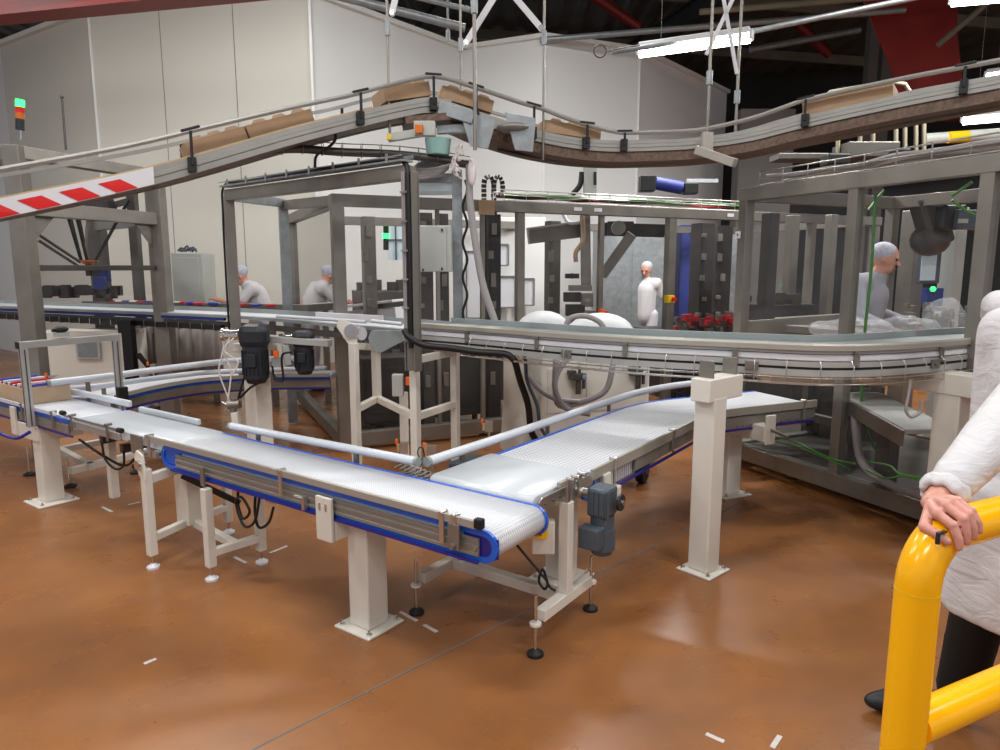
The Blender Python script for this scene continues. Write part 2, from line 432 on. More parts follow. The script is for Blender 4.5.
# ================================================================== lamps
def lamp(a, b, lab, grp=None, w=60, tubes=True):
    a = Vector(a); b = Vector(b); mid = (a+b)/2
    t = thing('fluorescent_lamp', mid, lab, 'lamp', grp)
    m = MB(); m.bar(a+Z*.075, b+Z*.075, .13, .06); m.split('housing', 'lamp_body', t, bevel=.008)
    m = MB(); d = (b-a).normalized()
    for e, s in ((a, -1), (b, 1)): m.bar(e+d*s*.0+Z*.03, e+d*s*.03+Z*.03, .12, .10)
    m.split('end_cap', 'lamp_body', t, bevel=.006)
    m = MB()
    for k in (.2, .8): q = a.lerp(b, k)+Z*.105; m.cyl(q, Vector((q.x, q.y, HR-.03)), .004, n=6)
    m.split('suspension_wire', 'steel_dark', t)
    m = MB(); m.tube([a, b], .055, 12); m.build('tube', 'lamp_glow', t)
    L = bpy.data.lights.new('lamp_light', 'AREA'); L.shape = 'RECTANGLE'; L.size = (b-a).length; L.size_y = .14; L.energy = w
    L.color = (1.0, 0.985, 0.96)
    o = bpy.data.objects.new('lamp_light', L); COL.objects.link(o); o.parent = t
    o.location = Z*-.075
    ang = math.atan2(d.y, d.x); o.rotation_euler = (0, 0, ang)
    return t
lamp(T(640, 53, 8.6), T(750, 38, 8.0), 'long white fluorescent lamp hanging under the pipe above the overhead conveyor', w=110)
lamp(T(952, 1, 7.5), T(1030, -6, 7.2), 'white fluorescent lamp cut by the top right edge of the view', w=90)
lamp(T(963, 121, 10.5), T(1030, 115, 10), 'white fluorescent lamp seen below the overhead conveyor at far right', w=60)
lamp(T(987, 77, 11.5), T(1040, 70, 11), 'small distant fluorescent lamp showing between the overhead rails at right edge', w=60)
# the rest of the hall's lamps, plus one added, above and behind the view
for (x, y, z) in [(-5, 3.5, 5.4), (-1.2, 2.2, 5.6), (2.6, 1.2, 5.6), (-3.6, 7.6, 6.0), (0.6, 8.6, 6.2), (4.6, 6.6, 5.6), (-1.6, -2.0, 5.4), (2.6, -3, 5.4), (6, 2.0, 5.6), (-6, -1, 5.4), (-8, 6.5, 5.8)]:  # last one is added to brighten the left wall that faces away
    lamp(W(x-.75, y-.1, z), W(x+.75, y+.1, z), 'unseen white fluorescent lamp high above the view', 'hall lamps above the view', w=150 if y > 5 else 105)

# ================================================================== low belt conveyors
def stadium(p, d, L, zt, h, n=8):           # closed loop outline in the plane of travel
    r = h/2; out = []
    a = p+Z*(zt-r-p.z); b = a+d*L
    a = a+d*r; b = b-d*r
    for k in range(n+1):
        t = PI/2-PI*k/n; out.append(b+d*(r*math.cos(t))+Z*(r*math.sin(t)))
    for k in range(n+1):
        t = -PI/2-PI*k/n; out.append(a+d*(r*math.cos(t))+Z*(r*math.sin(t)))
    return out
def loop_belt(p, d, L, zt, h, w, name, mt, t, side=1):
    l = Z.cross(d)*side; m = MB(); poly = stadium(p, d, L, zt, h)
    m.prism(poly, l*w)
    for i in range(2, len(m.sm)): m.sm[i] = True
    return m.build(name, mt, t)
def rail_bracket(m, p, l, z0, z1):          # small bracket: plate on the side, arm up to the rail
    m.box(Vector((p.x, p.y, (z0+z1)/2)), (.022, .006, z1-z0), (Z.cross(l), l, Z))
    m.cyl(Vector((p.x, p.y, z1))-l*.012, Vector((p.x, p.y, z1))+l*.03, .009, n=8)

# --- front conveyor with studded belt (runs along x, y 1.97..2.33)
t = thing('belt_conveyor', (-2.5, 2.15, .5), 'front studded white belt conveyor with blue edges ending above the floor at centre', 'conveyor')
P0 = Vector((-3.70, 1.985, 0)); d = EX; L = 2.275
loop_belt(P0, d, L, .66, .115, .33, 'belt', 'belt_studs', t)
for y, nm_ in ((1.972, 'near'), (2.315, 'far')):
    m = MB(); out = stadium(Vector((-3.708, y, 0)), EX, 2.29, .662, .128); inn = stadium(Vector((-3.708+.026, y, 0)), EX, 2.238, .638, .080)
    n = len(out); vs = out+inn+[q+EY*.014 for q in out]+[q+EY*.014 for q in inn]; fs = []
    for k in range(n):
        j = (k+1) % n
        fs += [(k, j, n+j, n+k), (2*n+k, 3*n+k, 3*n+j, 2*n+j), (k, 2*n+k, 2*n+j, j), (n+k, n+j, 3*n+j, 3*n+k)]
    m.add(vs, fs); m.build('edge_strip', 'blue', t)
for y in (1.968, 2.333):
    m = MB(); z0 = .600
    prof = [(-.006, -.038), (.006, -.038), (.006, .030), (-.006, .030), (-.006, .022), (-.001, .020), (-.001, .006), (-.006, .004), (-.006, -.006), (-.001, -.008), (-.001, -.024), (-.006, -.026)]
    m.sweep([Vector((-3.55, y, z0-.004)), Vector((-1.50, y, z0-.004))], prof)
    f_ = m.split('side_frame', 'alu', t)[0]
    m = MB(); m.cyl((-1.515, y-.01, .585), (-1.515, y, .585), .006, n=8); m.cyl((-3.54, y-.01, .585), (-3.54, y, .585), .006, n=8); m.split('bolt', 'chrome', f_)
for x in (-3.60, -1.50):
    m = MB(); m.box((x, 1.982, .598), (.16, .006, .075)); m.build('end_plate', 'blue_dark' if x > -2 else 'blue', t)
m = MB(); m.box((-2.55, 1.962, .535), (2.1, .008, .012)); m.build('return_strip', 'blue_dark', t)
m = MB(); m.sweep([Vector((-3.83, 1.955, .69)), Vector((-1.50, 1.955, .69))], [(-.008, -.022), (.008, -.022), (.008, .010), (-.008, .010)]); gr = m.build('guide_rail', 'beige_rail', t, bevel=.003)
m = MB(); m.box((-1.488, 1.955, .693), (.035, .03, .04)); m.build('end_stop', 'black', gr, bevel=.006)
for x in (-3.78, -2.63, -1.66, -1.60):
    m = MB(); rail_bracket(m, Vector((x, 1.945, 0)), EY, .58, .70); m.build('bracket', 'steel_bright', t)
m = MB(); m.box((-1.60, 1.943, .62), (.055, .008, .10)); m.cyl((-1.60, 1.94, .585), (-1.60, 1.925, .585), .012); m.build('mounting_plate', 'steel', t, bevel=.002)
m = MB(); m.box((-2.47, 1.95, .575), (.02, .02, .06)); m.cyl((-2.53, 1.945, .597), (-2.47, 1.945, .597), .008, n=8); m.build('clamp', 'steel_bright', t)
m = MB()
for k in range(9): m.cyl((-3.6+.235*k, 1.98, .60), (-3.6+.235*k, 2.32, .60), .012, n=8)
m.split('cross_bar', 'steel_dark', t)

# white round guide tubes along the far side
def guide_tube(path, r, lab, ends='grey_rail', mt='guide_white', drop=.07, step=.8, n0=.25):
    t = thing('guide_tube', path[0], lab, 'guide rail')
    m = MB(); m.tube(path, r, 14); tb = m.build('tube', mt, t)
    m = MB()
    for q, dd in along(path, step, n0): m.bar(q-Z*.005, q-Z*drop, .012, .03, dd)
    m.split('support_arm', 'steel', t)
    m = MB(); dd = (path[-1]-path[-2]).normalized(); m.cyl(path[-1], path[-1]+dd*.018, r*1.05, n=14)
    dd = (path[0]-path[1]).normalized(); m.cyl(path[0], path[0]+dd*.018, r*1.05, n=14); m.split('end_cap', ends, t)
    return t
y = 2.36
guide_tube([Vector((-3.62, y, .70)), Vector((-2.17, y, .725))], .021, 'long white guide tube behind the front studded conveyor belt')
m = MB(); m.box((-4.31, y, .678), (.70, .03, .04)); o = m.build('guide_strip', 'guide_white', bevel=.008); tag(o, 'short white guide strip behind the smooth transfer belt left of centre', 'guide rail')
m = MB(); m.box((-5.25, y, .70), (.92, .03, .045)); o = m.build('guide_strip', 'guide_white', bevel=.008); tag(o, 'white guide strip beside the cardboard tray on the left conveyor', 'guide rail')

# --- smooth transfer conveyor
t = thing('transfer_conveyor', (-4.2, 2.15, .5), 'smooth white transfer conveyor joining the two studded belts at left', 'conveyor')
loop_belt(Vector((-4.78, 1.985, 0)), EX, 1.13, .668, .05, .34, 'belt', 'belt_smooth', t)
m = MB(); m.box((-4.46, 1.972, .635), (.60, .014, .045)); m.box((-4.2, 2.335, .635), (1.1, .012, .045)); m.split('side_frame', 'alu_light', t, bevel=.002)
m = MB(); m.cyl((-4.82, 1.955, .685), (-4.12, 1.955, .685), .007, n=8); gr = m.build('guide_rod', 'steel', t)
m = MB(); m.cyl((-4.13, 1.955, .685), (-4.09, 1.955, .685), .016, n=10); m.cyl((-4.86, 1.955, .70), (-4.82, 1.955, .70), .016, n=10); m.split('knob', 'black', gr)
for x in (-4.72, -4.26): 
    m = MB(); rail_bracket(m, Vector((x, 1.95, 0)), EY, .60, .70); m.build('bracket', 'steel', t)
m = MB(); m.box((-3.90, 1.94, .635), (.12, .012, .11)); m.cyl((-3.99, 1.95, .64), (-3.93, 1.95, .64), .016, n=10); m.build('bearing_plate', 'steel', t, bevel=.003)
m = MB(); m.cyl((-3.86, 1.93, .585), (-3.86, 2.3, .585), .03); m.cyl((-3.74, 1.95, .60), (-3.74, 2.3, .60), .022); m.split('roller', 'steel_bright', t)
for x, z in ((-4.5, .56), (-4.25, .54), (-4.05, .55)):
    m = MB(); m.bar((x, 2.02, z), (x, 2.3, z), .04, .05); m.split('cross_member', 'steel_dark', t)
m = MB(); m.tube(cr([(-4.75, 2.0, .53), (-4.5, 2.02, .46), (-4.3, 2.05, .42), (-4.15, 2.05, .5), (-4.25, 2.1, .56)]), .008); m.tube(cr([(-4.45, 2.0, .55), (-4.42, 2.0, .45), (-4.3, 2.0, .41), (-4.2, 2.0, .45), (-4.18, 2.0, .55)]), .007); m.build('cable', 'black', t)

# --- far-left studded conveyor
t = thing('belt_conveyor', (-6.2, 2.15, .5), 'studded white belt conveyor at left edge carrying the open cardboard tray', 'conveyor')
loop_belt(Vector((-7.9, 1.985, 0)), EX, 3.09, .66, .105, .34, 'belt', 'belt_studs', t)
m = MB(); m.box((-6.3, 1.97, .645), (3.0, .012, .022)); m.box((-6.3, 2.335, .645), (3.0, .012, .022)); m.split('edge_strip', 'blue', t)
m = MB(); m.box((-6.3, 1.966, .595), (3.0, .012, .06)); m.box((-6.3, 2.34, .595), (3.0, .012, .06)); m.split('side_frame', 'alu', t, bevel=.002)
m = MB(); m.box((-6.1, 1.962, .553), (2.7, .008, .012)); m.build('return_strip', 'blue_dark', t)
m = MB(); m.box((-6.4, 1.95, .68), (2.9, .012, .025)); m.build('guide_rail', 'guide_white', t, bevel=.003)
for x in (-5.45, -4.98): 
    m = MB(); rail_bracket(m, Vector((x, 1.945, 0)), EY, .58, .69); m.build('bracket', 'steel', t)

# --- end transfer with black gear motor, then the curved studded conveyor
t = thing('transfer_conveyor', (-1.78, 2.55, .5), 'smooth white belt transfer conveyor meeting the front conveyor at a right angle', 'conveyor')
loop_belt(Vector((-1.50, 2.335, 0)), EY, .50, .682, .06, .56, 'belt', 'belt_smooth', t, side=1)
for x in (-1.49, -2.07):
    poly = stadium(Vector((x, 2.36, 0)), EY, .47, .672, .055)
    m = MB(); m.prism(poly, EX*.008); m.build('side_plate', 'steel_bright', t)
m = MB()
for yy in (2.40, 2.46, 2.52): m.cyl((-1.482, yy, .643), (-1.472, yy, .643), .005, n=8)
m.split('bolt', 'steel_dark', t)
m = MB(); m.bar((-1.475, 2.50, .70), (-1.475, 2.62, .70), .018, .02); m.build('guide_rail_end', 'beige_rail', t)
m = MB()
for yy in (2.56, 2.60, 2.66): m.box((-1.462, yy, .655), (.012, .025, .11)); m.cyl((-1.47, yy, .715), (-1.43, yy, .715), .01, n=8)
m.build('bracket', 'steel_bright', t, bevel=.002)
m = MB(); m.cyl((-2.08, 2.70, .62), (-1.38, 2.70, .62), .02); m.build('drive_shaft', 'steel_bright', t)
gm = MB(); gm.box((-1.385, 2.735, .585), (.10, .12, .135), (EX, EY, Z)); g1 = gm.build('gearbox', 'motor', t, bevel=.015)
m = MB(); m.cyl((-1.31, 2.755, .585), (-1.298, 2.755, .585), .038); m.build('flange', 'motor_dark', g1)
m = MB(); m.cyl((-1.31, 2.755, .585), (-1.285, 2.755, .585), .013); m.build('shaft_end', 'chrome', g1)
m = MB()
for k in range(4): m.box((-1.40+.025*k, 2.673, .585), (.006, .006, .11))
m.build('ribs', 'motor', g1)
m = MB(); m.cyl((-1.385, 2.74, .52), (-1.385, 2.74, .46), .055, n=20); m.cyl((-1.385, 2.74, .46), (-1.385, 2.74, .36), .062, n=20); m.cyl((-1.385, 2.74, .36), (-1.385, 2.74, .335), .058, .045, n=20); mo = m.build('motor', 'motor', t)
m = MB(); m.box((-1.40, 2.665, .43), (.10, .07, .10)); m.build('terminal_box', 'motor', mo, bevel=.008)
m = MB(); m.box(T(543, 536, 2.95), (.10, .06, .15), (WX, WY, Z)); eb = m.build('switch_box', 'cream', t, bevel=.006)
m = MB(); m.box(T(541, 533, 2.90), (.055, .02, .05), (WX, WY, Z)); m.build('isolator_plate', 'yellow_plastic', eb, bevel=.004)
m = MB(); m.box(T(538, 533, 2.885), (.035, .015, .022), (WX, WY, Z)); m.build('isolator_handle', 'red', eb, bevel=.003)

path = [Vector((-1.78, 2.80, 0)), Vector((-1.78, 3.3, 0)), Vector((-1.78, 3.8, 0)), Vector((-1.78, 4.28, 0))]
cx, cy, R_ = -1.78+1.0, 4.28, 1.0
for k in range(1, 7):
    a = PI-math.radians(5*k); path.append(Vector((cx+R_*math.cos(a), cy+R_*math.sin(a), 0)))
for k in range(1, 4): path.append(path[-1]+VV*.25)
t = thing('curved_conveyor', (-1.78, 4.2, .5), 'studded white belt conveyor curving right from the transfer into the glazed cage', 'conveyor')
zz = .662; w = .275
m = MB(); m.sweep([p+Z*zz for p in path], [(-w, -.11), (w, -.11), (w, 0), (-w, 0)]); m.build('belt', 'belt_studs_large', t)
m = MB()
for sgn in (-1, 1): m.cyl(Vector((-1.78-w, 2.80, zz-.055)), Vector((-1.78+w, 2.80, zz-.055)), .055)
m.split('roller', 'belt_studs', t)
for sgn in (-1, 1):
    m = MB(); o_ = sgn*(w+.008)
    m.sweep([p+Z*zz for p in path], [(o_-.008, -.022), (o_+.008, -.022), (o_+.008, .004), (o_-.008, .004)])
    m.cyl(Vector((-1.78-o_-.008, 2.80, zz-.055)), Vector((-1.78-o_+.008, 2.80, zz-.055)), .062, n=20); m.split('edge_strip', 'blue', t)
    m = MB(); o_ = sgn*(w+.018)
    m.sweep([p+Z*zz for p in path[1 if sgn < 0 else 0:]], [(o_-.006, -.09), (o_+.006, -.09), (o_+.006, -.028), (o_-.006, -.028)]); m.split('side_frame', 'alu', t)
    m = MB(); m.sweep([p+Z*zz for p in path], [(o_-.006, -.125), (o_+.006, -.125), (o_+.006, -.112), (o_-.006, -.112)]); m.build('return_strip', 'blue_dark', t)
near = offset(path, -(w+.03))
m = MB(); m.sweep([p+Z*.69 for p in near], [(-.008, -.045), (.008, -.045), (.008, .006), (-.008, .006)]); m.build('guide_rail', 'beige_rail', t)
for q, dd in along(near, .75, .22):
    m = MB(); rail_bracket(m, q+Z.cross(dd)*-.01, Z.cross(dd), .57, .70); m.build('bracket', 'steel_bright', t)
far = cr([Vector((-2.14, 2.42, .715)), Vector((-2.13, 3.2, .715)), Vector((-2.13, 4.2, .715)), Vector((-2.11, 4.75, .715)), Vector((-1.98, 5.25, .715)), Vector((-1.72, 5.72, .715))], 8)
guide_tube(far, .024, 'long curved white guide tube behind the curved conveyor belt')
m = MB(); m.box((-2.13, 2.72, .635), (.12, .2, .05), (EX, EY, Z)); tag(m.build('drive_cover', 'motor', bevel=.01), 'small dark grey drive cover beside the corner of the transfer belt', 'cover')

# ------------------------------------------------------------------ supports
def post(p, top, lab, w=.125, plate=.26, grp=None, ax=(EX, EY, Z), arm=None, armz=None):
    p = Vector((p.x, p.y, 0))
    t = thing('support_post', p, lab, 'support post', grp)
    m = MB(); m.box(p+Z*(.012+(top-.012)/2), (w, w, top-.012), ax); m.build('column', 'cream', t, bevel=.008)
    m = MB(); m.box(p+Z*.006, (plate, plate, .012), ax); bp = m.build('base_plate', 'cream', t, bevel=.004)
    for i in (-1, 1):
        for j in (-1, 1):
            m = MB(); q = p+ax[0]*(i*plate*.38)+ax[1]*(j*plate*.38); m.cyl(q+Z*.012, q+Z*.02, .013, n=6); m.cyl(q+Z*.02, q+Z*.034, .006, n=8); m.build('anchor_bolt', 'chrome', bp)
    return t
t = post(Vector((-2.235, 2.10, 0)), .50, 'thick cream support post with square base plate under the front conveyor', plate=.225)
m = MB(); m.box((-2.33, 2.09, .485), (.098, .26, .10)); m.build('arm', 'cream', t, bevel=.006)
m = MB(); m.box((-2.33, 1.945, .533), (.10, .018, .20)); fp = m.build('fixing_plate', 'cream', t, bevel=.004)
m = MB()
for x in (-2.35, -2.31): m.box((x, 1.935, .59), (.010, .008, .035))
m.split('bolt', 'steel_bright', fp, bevel=.003)
t = post(G(52, 501), .50, 'cream support post under the left conveyor below the camera frame')
m = MB(); m.box((-5.42, 2.10, .50), (.34, .30, .11)); m.build('arm', 'cream', t, bevel=.006)
m = MB(); m.box((-5.60, 1.945, .555), (.085, .016, .20)); m.build('fixing_plate', 'cream', t, bevel=.004)
t = post(Vector((-1.77, 3.04, 0)), .54, 'cream support post directly behind the hanging gear motor', plate=.26)
m = MB(); m.box((-1.62, 3.02, .52), (.34, .10, .08)); m.build('arm', 'cream', t, bevel=.006)
m = MB(); m.box((-1.462, 2.93, .56), (.014, .07, .18)); m.build('fixing_plate', 'cream', t, bevel=.003)
pR = G(703, 570); AX60 = (VV, Z.cross(VV), Z)
u60 = W(.75, .66, 0).normalized(); axR = (u60, Z.cross(u60), Z)
t = post(pR, .96, 'tall cream support post right of centre carrying the curved upper conveyor', w=.12, plate=.205, ax=axR)
m = MB(); m.box(Vector((pR.x, pR.y, 1.0))+u60*.055, (.32, .115, .12), axR); m.build('head_beam', 'cream', t, bevel=.006)
a = Vector((pR.x, pR.y, 1.06)); 
m = MB()
for s1 in (-.05, .17): m.box(a+u60*s1+Z*.04, (.008, .085, .10), axR)
m.split('saddle_plate', 'steel', t, bevel=.002)
pM = G(727, 493)
t = post(pM, .54, 'short cream support post under the far end of the curved conveyor', ax=AX60, plate=.24)
m = MB(); m.box(Vector((pM.x, pM.y, .52))+U*.14, (.46, .10, .11), (U, VV, Z)); m.build('arm', 'cream', t, bevel=.006)
q = Vector((pM.x, pM.y, .55))+U*.37; m = MB(); m.box(q, (.014, .085, .20), (U, VV, Z)); m.build('fixing_plate', 'cream', t, bevel=.004)
m = MB(); m.bar(q+U*.01+Z*.0, q+U*.16-Z*.02, .012, .02); m.build('bracket_rod', 'steel', t)
pB = T(945, 500, 3.85); pB.z = 0
t = post(pB, .93, 'broad cream support post at right behind the leaning person', w=.15, plate=.20, ax=AX60)
m = MB(); m.box(Vector((pB.x, pB.y, .985))+VV*.0-U*.0, (.46, .16, .12), (U, VV, Z)); m.build('head_beam', 'cream', t, bevel=.006)
pT = G(262, 468)
t = post(pT, .98, 'tall cream post behind the front conveyor under the black motors', w=.15, plate=.28)
m = MB(); m.box(Vector((pT.x, pT.y, 1.0)), (.16, .3, .07)); m.build('head_beam', 'cream', t, bevel=.006)

def foot(p, h, mt, parent, r=.035):
    m = MB(); m.cyl(Vector((p.x, p.y, .012)), Vector((p.x, p.y, h)), .008, n=8); m.build('threaded_rod', 'chrome', parent)
    m = MB(); m.cyl(Vector((p.x, p.y, 0.0005)), Vector((p.x, p.y, .012)), r, r, n=16); m.cyl(Vector((p.x, p.y, .012)), Vector((p.x, p.y, .028)), r*.85, r*.35, n=16); m.build('levelling_foot', mt, parent)
# stand with two legs and cross bars under the front conveyor
t = thing('conveyor_stand', (-3.4, 2.1, 0), 'cream four-legged stand with white feet under the left end of the front conveyor', 'stand')
LEG = [(-3.62, 1.86), (-3.24, 1.96), (-3.22, 2.24), (-3.6, 2.34), ]
Ls = [G(153.5, 568), G(212, 580), G(262, 563), G(229, 533)]
tops = [.56, .50, .50, .56]
for i, p in enumerate(Ls):
    m = MB(); m.box(p+Z*(.075+(tops[i]-.075)/2), (.045, .045, tops[i]-.075)); m.split('leg', 'cream', t, bevel=.004)
    foot(p, .09, 'white_plastic', t, .034)
m = MB(); cb = G(193, 548); m.bar(Ls[0]+Z*.17, cb+Z*.17, .04, .04); m.bar(Ls[1]+Z*.15, Ls[2]+Z*.15, .04, .04); m.bar(cb+Z*.17, (Ls[1]+Ls[2])/2+Z*.15, .04, .04); m.bar(cb+Z*.17, Ls[3]+Z*.17, .04, .04); m.bar(Ls[0]+Z*.50, cb+Z*.50, .04, .05); m.split('cross_bar', 'cream', t, bevel=.003)
m = MB(); p = Ls[0]; m.prism([p+V(-.03, -.024, .52), p+V(.03, -.024, .50), p+V(.02, -.024, .64), p+V(-.04, -.024, .66), p+V(-.07, -.024, .62)], EY*.012); hb = m.build('head_plate', 'cream', t, bevel=.003)
m = MB(); m.cyl(p+V(-.015, -.04, .585), p+V(-.015, .0, .585), .026); m.build('bearing', 'chrome', hb)
m = MB(); m.box((-3.26, 1.942, .56), (.03, .014, .10)); m.build('fixing_plate', 'steel', t, bevel=.002)
m = MB(); m.bar((-3.56, 2.0, .50), (-3.34, 2.2, .33), .015, .03); m.build('diagonal_brace', 'black', t)
m = MB(); m.box(Vector((cb.x, cb.y, .33)), (.13, .10, .34)); tag(m.build('column_cover', 'cream', bevel=.005), 'pale square column standing between the legs under the front conveyor', 'column')
for i, c in enumerate([[(-3.12, 2.05, .50), (-3.10, 2.03, .42), (-3.02, 2.0, .37), (-2.96, 2.0, .42), (-3.02, 2.0, .48), (-3.10, 2.02, .44), (-3.08, 2.02, .36), (-3.0, 2.0, .33), (-2.92, 2.0, .38), (-2.90, 2.02, .50)],
                       [(-2.98, 2.06, .53), (-2.99, 2.05, .40), (-2.92, 2.02, .34), (-2.84, 2.02, .38), (-2.82, 2.04, .46)]]):
    m = MB(); m.tube(cr(c, 6), .007); tag(m.build('cable_loop', 'black'), ['black cable looped in rings beneath the front conveyor between stand legs', 'single black cable hanging in a U beneath the front conveyor'][i], 'cable')
m = MB(); m.box((-2.93, 2.12, .485), (.07, .05, .09)); m.box((-2.86, 2.15, .48), (.05, .05, .08)); tag(m.build('junction_box', 'cream', bevel=.005), 'small cream junction boxes hung under the front conveyor', 'junction box')
# H stand with adjustable black feet
t = thing('conveyor_stand', (-1.8, 2.57, 0), 'cream H-shaped stand with threaded black feet under the transfer conveyor', 'stand')
m = MB(); m.bar((-1.475, 2.36, .165), (-1.475, 2.78, .165), .05, .05); m.bar((-2.13, 2.34, .165), (-2.13, 2.80, .165), .05, .05); m.split('foot_beam', 'cream', t, bevel=.004)
m = MB(); m.bar((-2.105, 2.57, .165), (-1.50, 2.57, .165), .05, .05); m.build('cross_beam', 'cream', t, bevel=.004)
m = MB(); m.box((-1.475, 2.57, .40), (.05, .05, .42)); m.split('leg', 'cream', t, bevel=.004)
m = MB(); m.box((-2.10, 2.57, .40), (.05, .05, .42)); m.split('leg', 'cream', t, bevel=.004)
m = MB(); m.box((-1.79, 2.57, .60), (.60, .04, .03)); m.build('top_beam', 'cream', t, bevel=.003)
for x, yy in ((-1.475, 2.325), (-1.475, 2.815), (-2.13, 2.305), (-2.13, 2.835)):
    m = MB(); m.cyl((x, yy, .137), (x, yy, .147), .026); m.build('foot_lug', 'cream', t)
    foot(Vector((x, yy, 0)), .27, 'rubber', t, .036)
m = MB(); m.tube(cr([(-1.66, 2.42, .44), (-1.60, 2.45, .36), (-1.55, 2.47, .30), (-1.52, 2.49, .25), (-1.54, 2.50, .21), (-1.57, 2.50, .24), (-1.55, 2.50, .30), (-1.53, 2.52, .22), (-1.5, 2.53, .2)]), .006)
tag(m.build('cable_loop', 'black'), 'black cable dropping from the isolator box behind the stand leg', 'cable')
# floor stand behind left post
t = thing('conveyor_stand', (-4.5, 2.5, 0), 'cream low H stand with black feet behind the left conveyor', 'stand')
pa, pb, pc = G(60, 455, .13), G(75, 470, .13), G(146, 444, .13)
m = MB(); m.bar(G(70, 471, .16), G(133, 455, .16), .05, .05); m.bar(G(38, 454, .16), G(100, 442, .16), .05, .05); m.split('foot_beam', 'cream', t, bevel=.004)
m = MB(); m.bar(G(92, 467, .16), G(60, 450, .16), .05, .05); m.build('cross_beam', 'cream', t, bevel=.004)
for q in ((30, 475), (70, 487), (136, 473)): foot(G(*q), .24, 'rubber', t, .045)
m = MB(); m.box(G(112, 466, .36)-Z*.0, (.05, .05, .42)); m.split('leg', 'cream', t, bevel=.004)

# ------------------------------------------------------------------ tall cream frame in the middle
t = thing('tall_stand', G(405, 480), 'tall cream open frame of square tubes standing behind the front conveyor corner', 'stand')
f0 = G(358, 487); f1 = G(417, 498); f2 = G(456, 478); f3 = G(379, 470); f4 = G(405, 462)
tops = [(f0, 1.08), (f1, 1.0), (f2, 1.0), (f4, .60)]
axs = ((f1-f0).normalized(), Z.cross((f1-f0).normalized()), Z)
for p, h in tops:
    m = MB(); m.box(p+Z*(h/2+.01), (.055, .055, h-.02), axs); m.split('leg', 'cream', t, bevel=.004)
m = MB(); m.box(f3+Z*.79, (.055, .055, .40), axs); m.build('hanging_strut', 'cream', t, bevel=.004)
m = MB(); zc = .59
for a, b in ((f0, f3), (f3, f1), (f1, f2)): m.bar(a+Z*zc, b+Z*zc, .045, .05)
m.split('cross_bar', 'cream', t, bevel=.003)
m = MB(); m.bar(f0+Z*1.06, f3+Z*1.0, .045, .05); m.bar(f1+Z*.99, f2+Z*.99, .045, .05); m.split('top_bar', 'cream', t, bevel=.003)
m = MB(); q = f0+Z*1.06; m.prism([q+WX*-.03, q+WX*.03, q+WX*.02+Z*.16, q-WX*.10+Z*.20, q-WX*.12+Z*.14], WY*.014); hb = m.build('head_plate', 'cream', t, bevel=.003)
m = MB(); q2 = q+Z*.11-WX*.01-WY*.02; m.cyl(q2, q2+WY*.08, .05); m.cyl(q2-WY*.01, q2, .02); m.build('bearing', 'chrome', hb)
m = MB(); q = G(404, 480)+Z*.0; q = T(398, 385, 5.0); m.box(q, (.08, .06, .16), (WX, WY, Z)); sb = m.build('switch_box', 'grey_box', bevel=.006); tag(sb, 'small grey box with orange rotary switch on the tall cream frame', 'switch')
m = MB(); q = T(409, 381, 4.95); m.box(q, (.045, .03, .06), (WX, WY, Z)); ORG[sb] = sb.location.copy(); m.build('rotary_switch', 'orange', sb, bevel=.004)

# ================================================================== upper conveyor (1.2 m high)
pts = [G(-40, 313, 1.05), G(43, 318, 1.05), G(225, 327, 1.05), G(330, 337, 1.05), G(420, 346, 1.05), G(480, 351.5, 1.05), G(560, 360, 1.05), G(640, 366.5, 1.05), G(740, 372.5, 1.05), G(820, 377, 1.05), G(880, 376, 1.05), G(930, 372, 1.05), G(975, 367, 1.05)]
pts.append(pts[-1]*1+VV*.6+Z*0); pts.append(pts[-1]+VV*.8)
UP = cr(pts[4:], 8); UL = cr(pts[:5], 6)
t = thing('upper_conveyor', G(640, 366, 1.05), 'long curved grey chain conveyor at waist height with wire tray beneath', 'conveyor')
def prof_rect(a0, a1, b0, b1): return [(a0, b0), (a1, b0), (a1, b1), (a0, b1)]
FULL = UL[:-1]+UP
Wd = .36
def up(sec, name, mt, path=UP, parent=None, **k):
    m = MB(); m.sweep(path, sec); return m.build(name, mt, parent or t, **k)
up([(0, 0), (.03, 0), (.03, .078), (0, .078), (0, .050), (.012, .048), (.012, .036), (0, .034)], 'near_profile', 'alu_light')
up(prof_rect(.004, .010, .036, .048), 'slot', 'black')
up(prof_rect(.012, Wd-.012, .082, .115), 'return_chain', 'white_plastic')
up(prof_rect(0.006, .018, .086, .110), 'wear_strip', 'white_plastic')
up(prof_rect(.004, .022, .120, .134), 'chain_edge', 'alu_light')
up(prof_rect(.014, Wd-.014, .132, .150), 'chain', 'grey_rail')
rl = up([(-.012, .138), (.012, .138), (.018, .150), (.018, .172), (-.004, .176), (-.012, .166)], 'near_rail', 'beige_rail')
up(prof_rect(Wd-.01, Wd+.012, .138, .188), 'far_rail', 'grey_rail')
up(prof_rect(Wd-.03, Wd, 0, .078), 'far_profile', 'alu_light')
for q, dd in along(UP, .62, .45):
    l = Z.cross(dd).normalized(); m = MB(); m.box(q-l*.006+Z*.105, (.03, .01, .10), (dd, l, Z)); m.cyl(q-l*.02+Z*.125, q-l*.0+Z*.125, .008, n=8); m.cyl(q-l*.02+Z*.06, q-l*.0+Z*.06, .008, n=8); m.build('bracket', 'steel', t, bevel=.002)
for q, dd in along(UP, 1.1, 1.3):
    l = Z.cross(dd).normalized(); m = MB(); m.box(q-l*.006+Z*.044, (.07, .01, .05), (dd, l, Z)); m.cyl(q-l*.02+Z*.044, q+Z*.044, .011, n=8); m.build('joint_plate', 'steel', t, bevel=.002)
